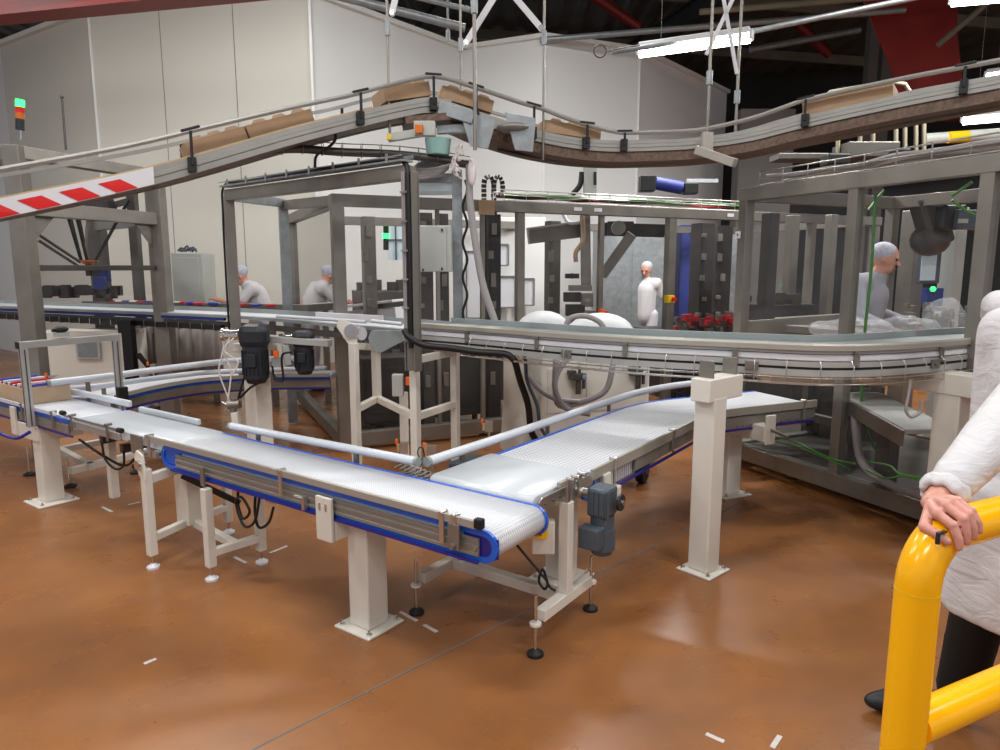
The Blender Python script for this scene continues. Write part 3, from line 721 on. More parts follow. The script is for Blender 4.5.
# wire cable tray under it: one part, with the hooks as sub-parts
m = MB(); 
for o_, zz_ in ((-.035, -.005), (-.035, -.035), (.06, -.055), (.12, -.055), (.16, -.04)): m.tube([q+Z*zz_ for q in offset(UP[6:], o_)], .0028, 6)
wt = m.build('wire_tray', 'steel_bright', t)
for q, dd in along(UP[6:], .16, .08):
    l = Z.cross(dd).normalized(); m = MB(); m.tube([q-l*.012+Z*.085, q-l*.035+Z*.06, q-l*.035-Z*.035, q+l*.06-Z*.055, q+l*.16-Z*.055, q+l*.16-Z*.02], .0028, 6); m.build('wire_hook', 'steel_bright', wt)
# black bundled cables on the tray
m = MB(); b0 = offset(UP, -.03)
m.tube(cr([T(404, 330, 4.62), T(409, 337, 4.60), T(424, 345, 4.58), T(450, 348, 4.55), T(478, 352, 4.50), T(505, 354, 4.5), T(514, 360, 4.5)], 8), .022, 10)
tag(m.build('cable_bundle', 'black'), 'thick black cable bundle curving from the gantry along the upper conveyor', 'cable')
# left part of the upper line
t = thing('upper_conveyor', G(120, 322, 1.05), 'straight upper conveyor at left running behind the camera frame and motors', 'conveyor')
LL = UL
w2 = .34
up(prof_rect(0, .03, .0, .05), 'near_profile', 'steel_dark', UL, t)
up(prof_rect(-.01, .02, .06, .085), 'blue_strip', 'blue_cloth', UL[:13], t)
up(prof_rect(.02, w2, .085, .12), 'belt', 'white_plastic', UL, t)
up(prof_rect(-.01, .02, .09, .115), 'near_rail', 'grey_rail', UL, t)
up(prof_rect(w2, w2+.02, .10, .16), 'far_rail', 'grey_rail', UL, t)
up(prof_rect(-.05, .0, -.03, .02), 'cable_tray', 'black', UL[:13], t)
for q, dd in along(UL[:13], .17, .05):
    l = Z.cross(dd).normalized(); m = MB(); m.tube([q-l*.055+Z*.03, q-l*.055-Z*.035, q-l*.0-Z*.035], .004, 6); m.build('tray_hook', 'steel_bright', t)
# white guide boards and drive plate between the two
m = MB(); m.bar(T(316, 315, 5.6), T(383, 319, 5.35), .02, .05); tag(m.build('guide_board', 'white_plastic', bevel=.003), 'white guide board standing above the upper belt left of the gantry leg', 'guide rail')
m = MB(); m.tube([T(277, 316, 5.55), T(366, 322, 5.1)], .014, 10); tag(m.build('guide_rod', 'guide_white'), 'white guide rod along the upper belt before the drive plate', 'guide rail')
m = MB(); m.tube([T(372, 321, 5.05), T(402, 324, 4.9)], .014, 10); tag(m.build('guide_rod', 'guide_white'), 'short white guide rod ending at the gantry leg', 'guide rail')
t = thing('drive_cover', T(385, 345, 5.0), 'rounded grey guard plate over the upper conveyor drive beside the gantry leg', 'cover')
m = MB(); m.prism([T(px, py, 4.98) for px, py in [(371, 331), (376, 330), (402, 331), (404, 341), (392, 347), (381, 353), (374, 352), (370, 346), (368, 338)]], WY*.03); m.build('plate', 'grey_rail', t, bevel=.004)
m = MB(); m.cyl(T(347, 333, 5.2), T(362, 333.5, 5.1), .05, n=16); tag(m.build('roller', 'white_plastic'), 'white end roller of the upper belt beside the tall frame head', 'roller')
def black_motor(px, py, d, s, lab):
    t = thing('gear_motor', T(px, py, d), lab, 'motor')
    q = T(px, py, d)
    m = MB(); m.cyl(q+Z*.02*s, q-Z*.20*s, .085*s, n=20); m.cyl(q-Z*.20*s, q-Z*.235*s, .08*s, .06*s, n=20); m.build('motor', 'motor_dark', t)
    m = MB(); m.box(q+Z*.09*s, (.19*s, .17*s, .17*s), (WX, WY, Z)); m.build('gearbox', 'motor_dark', t, bevel=.05*s)
    m = MB(); m.cyl(q+Z*.10*s-WX*.10*s, q+Z*.10*s-WX*.20*s, .035*s); m.cyl(q+Z*.10*s-WX*.20*s, q+Z*.10*s-WX*.22*s, .045*s); m.build('shaft', 'chrome', t)
    m = MB()
    for k in range(10):
        a = -PI*k/9; m.box(q+WX*(math.cos(a)*.088*s)+WY*(math.sin(a)*.088*s)-Z*.09*s, (.006, .006, .17*s))
    m.build('cooling_fins', 'motor_dark', t)
    m = MB(); m.box(q-WY*.09*s-Z*.07*s, (.07*s, .03, .09*s), (WX, WY, Z)); m.build('terminal_box', 'motor_dark', t, bevel=.005)
black_motor(255, 349, 5.35, 1.12, 'large black gear motor with chrome shaft hanging under the upper conveyor')
black_motor(304, 349, 5.5, .85, 'smaller black gear motor right of the large one beneath the upper belt')
m = MB(); m.bar(T(262, 338, 5.5), T(330, 343, 5.45), .10, .05); m.bar(T(285, 345, 5.45), T(288, 365, 5.45), .05, .05); m.box(T(277, 362, 5.4), (.07, .05, .08), (WX, WY, Z))
tag(m.build('motor_bracket', 'alu_light', bevel=.003), 'steel mounting bracket linking the black motors below the upper conveyor', 'bracket')
m = MB(); m.box(T(276, 354, 5.35), (.035, .03, .05), (WX, WY, Z)); tag(m.build('rotary_switch', 'orange', bevel=.003), 'small orange switch between the two black motors', 'switch')
for i, c in enumerate([[(226, 335), (221, 360), (219, 372), (226, 392), (230, 402)], [(230, 335), (226, 355), (231, 372), (228, 400)], [(234, 338), (224, 350), (238, 362), (232, 375)]]):
    m = MB(); m.tube(cr([T(x, y_, 5.35-.03*i) for x, y_ in c], 6), .006); tag(m.build('cable', 'white_pack'), ['cream cable hanging lowest beside the gantry left leg', 'cream cable hanging straight beneath the gantry left leg', 'cream cable looping short at the gantry left leg foot'][i], 'cable')
for i, c in enumerate([[(258, 370), (262, 380), (250, 388), (240, 398)], [(272, 366), (275, 378), (283, 380), (282, 356), (292, 352)], [(247, 368), (242, 385), (238, 400)]]):
    m = MB(); m.tube(cr([T(x, y_, 5.3) for x, y_ in c], 6), .009); tag(m.build('cable', 'black'), ['black cable dropping from the large black motor to the left', 'black cable joining the two black motors in a loop', 'black cable hanging left beneath the large black motor'][i], 'cable')
t = thing('clamp_joint', T(232, 410, 5.2), 'cast grey clamp with knobs on a cream stub behind the front guide tube', 'clamp')
m = MB(); m.cyl(T(228, 405, 5.2), T(240, 404, 5.2), .035); m.cyl(T(234, 398, 5.2), T(233, 412, 5.2), .025); m.build('body', 'steel', t)
m = MB(); m.cyl(T(222, 402, 5.2), T(227, 405, 5.2), .012); m.cyl(T(225, 411, 5.2), T(229, 407, 5.2), .012); m.build('handle', 'steel_bright', t)
m = MB(); m.bar(T(235, 412, 5.2), T(237, 425, 5.2), .06, .05); m.build('stub', 'cream', t, bevel=.004)

# ================================================================== gantry over the conveyors
t = thing('steel_gantry', T(410, 350, 4.7), 'brushed steel gantry with cable tray over its top spanning the upper conveyor', 'gantry')
RT = T(411, 168, 4.7); RB = T(411, 374, 4.7)
RB = Vector((RT.x, RT.y, .93)); LT = T(228, 190, 6.1); LB = Vector((LT.x, LT.y, 1.0))
gd = (RT-LT); gd.z = 0; gd.normalize(); gax = (gd, Z.cross(gd), Z)
RT.z = 2.235; LT.z = 2.225
m = MB(); m.bar(RB, RT, .10, .012, WY); m.box((RB+RT)/2-gd*.045-gax[1]*.02, (.012, .05, RT.z-RB.z), gax); m.box((RB+RT)/2+gd*.045-gax[1]*.02, (.012, .05, RT.z-RB.z), gax); m.build('right_leg', 'steel', t, bevel=.002)
m = MB(); m.bar(LB, LT+Z*.0, .085, .085); m.build('left_leg', 'steel', t, bevel=.004)
m = MB(); m.bar(LT, RT, .09, .09); m.build('top_beam', 'steel', t, bevel=.004)
m = MB(); m.bar(LT+Z*.07-gax[1]*.03, RT+Z*.07-gax[1]*.03, .10, .012); m.bar(LT+Z*.10-gax[1]*.08, RT+Z*.10-gax[1]*.08, .005, .007); m.bar(LT+Z*.10+gax[1]*.02, RT+Z*.10+gax[1]*.02, .006, .02); ct = m.build('cable_tray', 'galv', t)
m = MB(); off = -gax[1]*.03
m.tube(cr([LB+off-gd*.06+Z*.05, LB+off-gd*.06+Z*.6, LT+off-gd*.05-Z*.15, LT+off+Z*.08, LT+off+gd*.4+Z*.095, RT+off-gd*.3+Z*.095, RT+off-gd*.03+Z*.06, RT+off*1.6+gd*.02-Z*.15, RB+off*1.6+gd*.02+Z*.4, RB+off*1.6+gd*.02+Z*.16], 8), [.009]*26+[.012]*8+[.017]*60, 8)
m.build('cable_bundle', 'black', t)
m = MB(); m.tube([RT-gax[1]*.06-gd*.02, RB-gax[1]*.06-gd*.02+Z*.2], .008, 8); m.tube([RT-gax[1]*.06-gd*.005, RB-gax[1]*.06-gd*.005+Z*.2], .006, 8); m.build('conduit', 'grey_hose', t)
m = MB()
for k in range(8): q = LT.lerp(RT, (k+.5)/8)+Z*.10-gax[1]*.085; m.box(q-Z*.01, (.02, .006, .06), gax)
for k in range(6): q = RT.lerp(RB, (k+.7)/7)-gax[1]*.075; m.box(q, (.06, .006, .012), gax)
m.split('tray_clip', 'steel_bright', t)
m = MB(); m.tube(cr([LT+off+gd*1.25+Z*.11, LT+off+gd*1.27+Z*.2, LT+off+gd*1.4+Z*.24, LT+off+gd*1.5+Z*.3, LT+off+gd*1.45+Z*.42], 6), .01); m.build('riser_cable', 'black', t)
# side frame of the left cage (two posts and rails)
t = thing('steel_portal', T(283, 320, 7.2), 'narrow steel frame with tall post between the gantry and the glazed cage', 'frame')
p1 = T(283, 205, 7.2); p1.z = 2.26; p2 = Vector((-4.68, 4.167, 2.2))
m = MB(); m.bar(Vector((p1.x, p1.y, 0.02)), p1, .09, .09); m.build('post', 'galv', t, bevel=.004)
m = MB(); m.bar(LT-Z*.0, p1, .07, .08); m.build('left_rail', 'galv', t, bevel=.003)
m = MB(); m.bar(p1-Z*.02, Vector((p2.x, p2.y, 2.19))-U*.06, .06, .09); m.build('right_rail', 'steel', t, bevel=.003)
# grey electrical box, its post and spiral cable
t = thing('electrical_box', T(435, 250, 5.4), 'light grey electrical box mounted on the steel post behind the gantry', 'electrical box')
m = MB(); m.box(T(434, 249, 5.35), (.27, .16, .34), (WX, WY, Z)); m.build('enclosure', 'grey_box', t, bevel=.008)
m = MB(); m.box(T(431, 249, 5.26), (.23, .012, .33), (WX, WY, Z)); lid = m.build('lid', 'grey_box', t, bevel=.004)
m = MB()
for q in ((442, 230), (442, 269), (423, 270)): m.box(T(*q, 5.245), (.012, .006, .02), (WX, WY, Z))
m.split('screw', 'black', lid)
t = thing('steel_post', T(457, 330, 5.5), 'tall steel post with looped cable beside the grey electrical box', 'post')
p = T(457, 175, 5.55); m = MB(); m.bar(Vector((p.x, p.y, 1.0)), Vector((p.x, p.y, 2.36)), .075, .075, WY); m.bar(Vector((p.x, p.y, 2.3)), Vector((p.x, p.y, 2.3))-WX*.35, .06, .07); m.build('post', 'galv', t, bevel=.003)
c = []
for k in range(24): c.append(T(465+2.2*math.sin(k*1.1), 180+k*6.2, 5.45))
m = MB(); m.tube(cr(c, 3), .010, 6); m.build('twisted_cable', 'black', t)
m = MB(); m.tube(cr([T(469, 165, 5.45), T(470, 200, 5.4), T(475, 240, 5.35), T(483, 285, 5.3), T(495, 322, 5.25)], 8), .028, 10); tag(m.build('corrugated_hose', 'grey_hose'), 'thick grey hose slanting down beside the steel post', 'hose')
m = MB()
for k in range(5):
    q = T(430+1.5*k, 172-2.2*k, 5.5); r0 = .13+.008*k
    m.tube([q+WX*(r0*math.cos(a*PI/10))+Z*(.055*math.sin(a*PI/10)+.025*math.cos(a*PI/10))+WY*(.12*math.sin(a*PI/10)) for a in range(21)], .011, 6)
tag(m.build('cable_coil', 'grey_hose'), 'coil of grey cable lying on top of the cage behind the gantry corner', 'cable')
m = MB(); m.box(T(434, 187, 5.7), (.38, .3, .10), (WX, WY, Z)); tag(m.build('light_fixture_box', 'screen', bevel=.006), 'pale translucent box lying under the grey cable coil', 'box')
m = MB(); 
for k in range(9):
    q = T(462+random.uniform(-8, 8), 155+random.uniform(-12, 12), 5.35); m.tube(cr([q, q+V(random.uniform(-.06, .06), random.uniform(-.05, .05), random.uniform(-.08, .08)), q+V(random.uniform(-.07, .07), 0, random.uniform(-.1, .02)), q+V(.03, 0, -.09)], 5), .006, 6)
tag(m.build('tangled_cables', 'white_pack'), 'tangle of cream and grey cables under the overhead conveyor peak', 'cables', kind='stuff')
m = MB(); m.ell(T(472, 172, 5.35), (.035, .03, .10)); tag(m.build('cable_bag', 'white_pack'), 'pale hanging bundle of wound cable beside the steel post top', 'cable')

# ================================================================== cages
def pane(a, b, z0, z1, t, th=.008):
    m = MB(); m.add([a+Z*z0, b+Z*z0, b+Z*z1, a+Z*z1], [(0, 1, 2, 3)])
    return m.build('clear_panel', 'clear_panel', t)
def cage(name, C, dirs, posts, top, lab, cat, pw=.10, sides=True, depth=2.2, z0=.12, mt='steel', thin=.05, midrail=None, back=True):
    """C corner, dirs=(front dir, depth dir), posts=[(dist, width)] along the front"""
    df, dd = dirs; t = thing(name, C, lab, cat)
    L = posts[-1][0]
    for s, w in posts:
        m = MB(); m.box(C+df*s+Z*((top+z0)/2), (w, w, top-z0), (df, dd, Z)); m.build('post', mt, t, bevel=.003)
    if back:
        for s in (0, L*.5, L):
            m = MB(); m.box(C+df*s+dd*depth+Z*((top+z0)/2), (pw, pw, top-z0), (df, dd, Z)); m.build('post', mt, t, bevel=.003)
    def beam(a, b, z, h, nm_, w=pw):
        m = MB(); m.bar(a+Z*z, b+Z*z, w, h); m.build(nm_, mt, t, bevel=.003)
    beam(C-df*pw/2, C+df*(L+pw/2), top-.05, .10, 'top_beam', pw+.004); beam(C, C+df*L, z0+.05, .12, 'bottom_beam', pw+.004)
    beam(C, C+dd*depth, top-.05, .10, 'top_beam', pw-.006); beam(C, C+dd*depth, z0+.05, .12, 'bottom_beam', pw-.006)
    beam(C+df*L, C+df*L+dd*depth, top-.05, .10, 'top_beam', pw-.006)
    if back: beam(C+dd*depth, C+df*L+dd*depth, top-.05, .10, 'top_beam')
    ps = [s for s, w in posts]
    for a, b in zip(ps[:-1], ps[1:]):
        if b-a > .15: pane(C+df*(a+.03)-dd*.0, C+df*(b-.03), z0+.11, top-.10, t)
    pane(C+dd*.06, C+dd*(depth-.06), z0+.11, top-.10, t)
    for s, w in posts[::2]:
        m = MB(); q = C+df*s; m.cyl(q+Z*.012, q+Z*z0, .012, n=8); m.cyl(q, q+Z*.012, .04); m.split('foot', 'steel_dark', t)
    return t
CM = Vector((-4.68, 4.167, 0))
mp = [0.0]+[onlinepx(CM, VV, px) for px in (440, 483, 519, 597, 664, 731, 800, 862)]
mw = [.105, .035, .04, .075, .05, .09, .035, .08, .08]
cm = cage('safety_cage', CM, (VV, -U), list(zip(mp, mw)), 2.24, 'long brushed steel safety cage with clear panels across the middle background', 'safety cage', depth=2.6, z0=.05)
C0 = Vector((-1.711, 5.771, 0))
fp_ = [0.0]+[onlinepx(C0+Z*1.6, U, px) for px in (851, 982)]
fp_.append(fp_[-1]+1.0)
cf = cage('safety_cage', C0, (U, VV), list(zip(fp_, [.085, .075, .08, .08])), 2.24, 'near brushed steel safety cage with clear panels filling the right side', 'safety cage', depth=1.7, z0=.08, pw=.085)
m = MB(); q = C0+Z*.52; m.bar(q+VV*.1, q+U*fp_[1]+VV*.1, .05, .06); m.build('mid_rail', 'steel_dark', cf, bevel=.003)
# small white labels
for lab, (px, py), C, df in (('small white label on the left corner post of the near cage', (743.5, 238), C0-VV*.06-U*.02, U),):
    q = C+Z*1.88; m = MB(); m.box(q, (.055, .004, .055), (U, VV, Z)); lb = m.build('label_plate', 'white_plastic', cf)
    m = MB(); m.box(q-VV*.003, (.012, .002, .02), (U, VV, Z)); m.build('printed_mark', 'motor', lb)
for px in (575, 595, 727, 739):
    s = onlinepx(CM+Z*2.2, VV, px); q = CM+VV*s+U*.056+Z*2.19; m = MB(); m.box(q, (.09, .004, .035), (VV, U, Z)); m.build('label_plate', 'white_plastic', cm)
q = CM+VV*onlinepx(CM+Z*2.2, VV, 484)+U*.06+Z*2.17; m = MB(); m.box(q, (.16, .01, .13), (VV, U, Z)); m.build('brown_plate', 'card', cm)
# safety switches on cage doors
for px, py, lab in ((597, 315, 'orange door switch on the thin post beside the worker'), (732, 312, 'orange door switch with yellow latch left of the near cage corner')):
    s = onlinepx(CM+Z*1.2, VV, px); q = CM+VV*s+U*.08; q.z = T(px, py, 1*((q.x*-sa)+(q.y*ca))).z
    t = thing('door_switch', q, lab, 'switch'); m = MB(); m.box(q, (.05, .05, .12), (VV, U, Z)); m.build('body', 'orange', t, bevel=.005)
    m = MB(); m.box(q+VV*.05, (.05, .04, .08), (VV, U, Z)); m.build('latch', 'yellow_plastic' if px > 700 else 'red', t, bevel=.004)
s = onlinepx(CM+Z*1.4, VV, 664); q = CM+VV*s+U*.10; q.z = T(661, 299, -q.x*sa+q.y*ca).z
t = thing('emergency_stop', q, 'yellow emergency stop box with red button on the thick middle cage post', 'emergency stop')
m = MB(); m.box(q, (.09, .07, .08), (VV, U, Z)); m.split('housing', 'yellow_plastic', t, bevel=.006)
m = MB(); m.cyl(q+U*.035+VV*.02, q+U*.07+VV*.02, .022); m.build('button', 'red', t)

# machinery seen through the long cage
def inside(px, py, d, size, name, mt, lab, cat, bev=.006, rot=(VV, -U, Z)):
    m = MB(); m.box(T(px, py, d), size, rot); o = m.build(name, mt, bevel=bev); tag(o, lab, cat); return o
# base cabinets of the machines along the cage
def floor_box(px, d, w, dp, h, name, mt, lab, cat, z0=.1, rot=(VV, -U, Z)):
    p = T(px, 300, d); p.z = 0; t = thing(name, p, lab, cat)
    m = MB(); m.box(p+Z*((z0+h)/2), (w, dp, h-z0), rot); m.build('body', mt, t, bevel=.01)
    m = MB()
    for i in (-.3, .3):
        m.box(p+rot[0]*(i*w)-rot[1]*(dp/2+.004)+Z*((z0+h)/2), (w*.36, .008, (h-z0)*.7), rot)
    m.build('door', mt, t, bevel=.003)
    m = MB()
    for i in (-1, 1):
        for j in (-1, 1): q = p+rot[0]*(i*w*.42)+rot[1]*(j*dp*.4); m.cyl(q, q+Z*z0, .03)
    m.split('foot', 'rubber', t)
    m = MB()
    for k in range(6):
        q = p+rot[0]*((k/5-.5)*w*.8)+rot[1]*random.uniform(-.2, .2)+Z*h; m.box(q+Z*.05, (random.uniform(.06, .16), .1, random.uniform(.05, .16)), rot)
    m.build('fittings', 'steel_dark', t, bevel=.003)
    return t
floor_box(415, 7.3, 1.3, .7, .75, 'processing_machine', 'dark_machine', 'dark machine base inside the long cage behind the tall cream frame', 'machine')
floor_box(560, 8.4, 1.6, .8, .9, 'processing_machine', 'dark_machine', 'dark machine base inside the long cage behind the white machine', 'machine')
floor_box(700, 9.2, 1.5, .8, .85, 'processing_machine', 'dark_machine', 'dark machine base inside the long cage left of the near cage', 'machine')
# horizontal gantry axis with pulley and slanting brace
t = thing('linear_axis', T(560, 240, 7.6), 'steel linear axis with pulley crossing the upper part of the long cage', 'machine')
m = MB(); m.bar(T(528, 236, 7.5), T(582, 229, 7.6), .10, .17); m.bar(T(528, 230, 7.45), T(582, 223, 7.55), .12, .02); m.build('beam', 'steel', t, bevel=.004)
m = MB(); q = T(618, 228, 7.7); m.cyl(q, q-WY*.06, .075, n=20); m.build('pulley', 'alu', t)
m = MB(); q = T(620, 228, 7.85); m.box(q, (.28, .12, .14), (WX, WY, Z)); m.bar(T(600, 229, 7.9), T(664, 231, 7.9), .1, .14); m.build('drive_block', 'dark_machine', t, bevel=.006)
m = MB(); m.tube(cr([T(563, 214, 7.5), T(568, 222, 7.45), T(576, 223, 7.4), T(584, 220, 7.4)], 6), .02); m.build('air_hose', 'white_plastic', t)
m = MB(); m.bar(T(602, 276, 7.8), T(632, 234, 7.7), .09, .10); tag(m.build('diagonal_brace', 'steel', bevel=.004), 'thick steel diagonal brace under the pulley inside the long cage', 'brace')
t = thing('vertical_axis', T(583, 280, 7.5), 'vertical steel picking axis with grippers hanging in the long cage', 'machine')
m = MB(); m.bar(T(585, 215, 7.5), T(586, 290, 7.5), .10, .09, WY); m.build('column', 'steel', t, bevel=.004)
m = MB(); m.tube(cr([T(582, 216, 7.4), T(583, 240, 7.35), T(576, 252, 7.35), T(576, 262, 7.35)], 6), .025); m.build('hose', 'card_light', t)
for i, (px, py, sx, sz) in enumerate([(572, 276, .14, .05), (580, 288, .24, .06), (572, 297, .18, .10), (587, 300, .12, .14), (575, 310, .20, .12), (590, 315, .14, .1)]):
    m = MB(); m.box(T(px, py, 7.45), (sx, .12, sz), (WX, WY, Z)); m.cyl(T(px, py, 7.38), T(px, py, 7.34), .03, n=10); m.build('gripper_block', 'steel' if i % 2 else 'dark_machine', t, bevel=.005)
for i, (px, w, d, mt, lab) in enumerate([(700, .20, 8.6, 'dark_machine', 'dark upright machine column behind the right bay of the long cage'), (552, .14, 8.2, 'steel_dark', 'brownish steel upright left of the picking axis'), (715, .26, 9.2, 'dark_machine', 'wide dark machine column nearest the near cage corner'),
                                  (370, .13, 7.5, 'steel', 'steel upright seen through the left bay of the long cage'), (426, .12, 7.0, 'steel_dark', 'steel upright left of the pair below the grey electrical box'), (443, .10, 7.1, 'steel_dark', 'steel upright right of the pair below the grey electrical box'), (492, .14, 7.2, 'dark_machine', 'dark chain column behind the thin cage posts at centre')]):
    p = T(px, 300, d); t = thing('machine_upright', (p.x, p.y, 0), lab, 'machine')
    m = MB(); m.box((p.x, p.y, 1.08), (w, w, 2.14), (VV, U, Z)); m.build('column', mt, t, bevel=.006)
    m = MB()
    for k in range(7): m.box(Vector((p.x, p.y, .5+.25*k))-WY*(w*.72)+WX*random.uniform(-.03, .03), (.05, .06, random.uniform(.04, .14)), (WX, WY, Z))
    m.build('fitting', 'steel', t, bevel=.003)
# dark cable chain arch above cage
t = thing('cable_chain', T(493, 190, 7.2), 'black energy chain arching above the top of the long cage', 'cable chain')
for dx in (-5, 5):
    m = MB(); pp = [T(489+dx, 200, 7.2), T(489+dx, 184, 7.2), T(491+dx, 178, 7.2), T(495+dx*.9, 177, 7.25), T(498+dx*.9, 184, 7.3), T(498+dx*.9, 198, 7.3)]
    for q, dd in along(cr(pp, 4), .045): m.box(q, (.03, .07, .05), (dd, WY, dd.cross(WY)))
    m.build('links', 'black', t)
m = MB(); m.bar(T(491, 205, 7.2), T(491, 292, 7.2), .12, .10, WY); tag(m.build('chain_guide', 'black', bevel=.003), 'black vertical chain guide below the energy chain arch', 'cable chain')
# background panels seen through the cage
def slab(px, py, d, w, h, mt, lab, cat, name='flat_bar', th=.05):
    m = MB(); m.box(T(px, py, d), (w, th, h), (WX, WY, Z)); o = m.build(name, mt, bevel=.004); tag(o, lab, cat); return o
p = T(627, 300, 10.6); t = thing('control_cabinet', (p.x, p.y, 0), 'tall grey control cabinet standing behind the long cage left of the worker', 'cabinet')
m = MB(); m.box((p.x, p.y, 1.1), (1.0, .5, 2.2), (WX, WY, Z)); m.build('body', 'galv', t, bevel=.01)
m = MB()
for k in (-.25, .25): m.box(Vector((p.x, p.y, 1.1))+WX*k-WY*.255, (.46, .012, 2.0), (WX, WY, Z))
m.split('door', 'galv', t, bevel=.003)
m = MB(); m.box(Vector((p.x, p.y, .75))-WY*.27-WX*.25, (.16, .02, .14), (WX, WY, Z)); m.build('vent_grille', 'black', t)
for px, d, w, h, mt, lab in ((650, 11.5, .6, 2.3, 'blue_cloth', 'dark blue cabinet standing behind the worker in the long cage'), (690, 11.7, .5, 2.3, 'blue_cloth', 'dark blue cabinet behind the right bay of the long cage'), (722, 12.3, .5, 2.2, 'galv', 'pale blue-grey cabinet behind the right bay of the long cage')):
    p = T(px, 300, d); t = thing('cabinet', (p.x, p.y, 0), lab, 'cabinet'); m = MB(); m.box((p.x, p.y, h/2), (w, .5, h), (WX, WY, Z)); m.build('body', mt, t, bevel=.01)
    m = MB(); m.box(Vector((p.x, p.y, h/2))-WY*.256, (w*.9, .01, h*.92), (WX, WY, Z)); m.build('door', mt, t, bevel=.003)
m = MB(); m.bar(T(692, 232, 9.0), T(704, 295, 9.0), .05, .05, WY); tag(m.build('diagonal_strut', 'black', bevel=.003), 'thin black diagonal strut in the right bay of the long cage', 'brace')
# door and posters on the white wall behind the cage
p = T(490, 290, 9.9)
for px, py, w, h, lab in ((478, 283, .34, .95, 'left white wall door leaf outline seen behind the thick grey hose'), (532, 283, .18, .24, 'small framed notice on the white wall, upper one')):
    pass
for px, py, w, h, lab in ((504, 255, .12, .28, 'narrow framed notice on the white wall behind the cage'), (505, 292, .30, .42, 'framed white notice board behind the cage left of the thick post'), (529, 292, .14, .36, 'framed white notice sheet behind the cage right of the thick post'), (476, 285, .26, .9, 'tall pale framed panel behind the thick grey hose')):
    q = T(px, py, 9.6); t = thing('notice_board', q, lab, 'notice'); m = MB()
    for a, b in (((-1, -1), (1, -1)), ((1, -1), (1, 1)), ((1, 1), (-1, 1)), ((-1, 1), (-1, -1))): m.bar(q+WX*(a[0]*w/2)+Z*(a[1]*h/2), q+WX*(b[0]*w/2)+Z*(b[1]*h/2), .02, .02, WY)
    m.build('frame', 'concrete_grey', t); m = MB(); m.box(q+WY*.01, (w, .01, h), (WX, WY, Z)); m.build('sheet', 'white_plastic', t)
p = T(500, 300, 9.75); m = MB(); m.box(Vector((p.x, p.y, 1.15)), (1.25, .1, 2.3), (WX, WY, Z)); tag(m.build('notice_screen', 'wall', bevel=.01), 'white free-standing partition carrying notices behind the long cage', 'partition')
# products and reds on the machine tables
m = MB()
for k in range(26):
    q = T(random.uniform(676, 735), random.uniform(316, 329), 8.4+random.uniform(-.2, .2)); m.box(q, (random.uniform(.03, .08),)*3, (VV, U, Z))
tag(m.build('product_clutter', 'red_pack', bevel=.004), 'scattered red wrapped products on the machine table in the long cage', 'products', kind='stuff')
m = MB()
for k in range(40):
    q = T(random.uniform(676, 738), random.uniform(314, 332), 8.5+random.uniform(-.2, .2)); m.box(q, (random.uniform(.02, .10), random.uniform(.02, .10), random.uniform(.02, .08)), (VV, U, Z))
tag(m.build('machine_clutter', 'steel', bevel=.003), 'small steel fittings crowding the machine table in the long cage', 'machine parts', kind='stuff')
# green lamp column and window glow behind left bay
t = thing('signal_lamp', T(386, 240, 9.2), 'thin signal lamp with green light inside the left bay of the long cage', 'signal lamp')
m = MB(); m.cyl(T(386, 250, 9.2), T(386, 226, 9.2), .035); m.build('body', 'black', t)
m = MB(); m.cyl(T(386, 238.5, 9.15), T(386, 233.5, 9.15), .045); m.build('light', 'green_light', t)
p = T(396, 240, 9.9); m = MB(); m.box(p, (.24, .02, .55), (WX, WY, Z)); wo_ = m.build('window_1', 'screen'); wo_['kind'] = 'structure'
m = MB(); m.box(p-WY*.02, (.02, .02, .55), (WX, WY, Z)); m.box(p-WY*.02, (.24, .02, .02), (WX, WY, Z)); m.build('window_bar', 'motor', wo_)
floor_box(385, 8.6, .7, .5, 1.35, 'processing_machine', 'steel_dark', 'green-grey machine housing under the small signal lamp', 'machine')
p = T(372, 305, 8.0); m = MB(); m.bar(T(352, 306, 8.2), T(402, 300, 8.0), .5, .03); m.bar(T(352, 322, 8.2), T(402, 318, 8.0), .3, .26); tag(m.build('work_table', 'white_plastic', bevel=.006), 'pale work table inside the left bay of the long cage', 'table')
# cable trays on top of long cage
def top_tray(a, b, w, lab, z, cabs):
    d = (b-a); d.z = 0; L = d.length; d.normalize(); l = Z.cross(d); t = thing('cable_tray', a, lab, 'cable tray'); m = MB()
    for k in (-1, -.3, .3, 1): m.tube([a+l*(k*w/2)+Z*z, b+l*(k*w/2)+Z*z], .006, 6)
    for k in (-1, 1):
        for hz_ in (.05, .1): m.tube([a+l*(k*w/2)+Z*(z+hz_), b+l*(k*w/2)+Z*(z+hz_)], .006, 6)
    n = int(L/.22)
    for k in range(n+1):
        q = a+d*(L*k/n)+Z*z; m.tube([q-l*w/2+Z*.1, q-l*w/2, q+l*w/2, q+l*w/2+Z*.1], .005, 6)
    m.build('wire_mesh', 'steel_bright', t)
    for j, (mt, o_, rr) in enumerate(cabs):
        c = [a+d*(L*k/10)+l*(o_*w+random.uniform(-.02, .02))+Z*(z+.025+rr+random.uniform(0, .03)) for k in range(11)]
        m = MB(); m.tube(cr(c, 4), rr, 6); m.build('cable', mt, t)
    return t
a = CM+VV*onlinepx(CM, VV, 505)-U*.15; b = CM+VV*onlinepx(CM, VV, 742)-U*.15
top_tray(a+Z*0, b+Z*0, .25, 'wire cable tray with green cables along the top of the long cage', 2.25, [('green_cable', -.45, .010), ('green_cable', -.3, .009), ('black', -.38, .012), ('black', .0, .02), ('black', .2, .015), ('white_pack', .35, .010), ('red_pack', -.15, .008), ('white_pack', -.22, .008)])
a = C0+U*.08+VV*.2; b = C0+U*(fp_[-1])+VV*.2
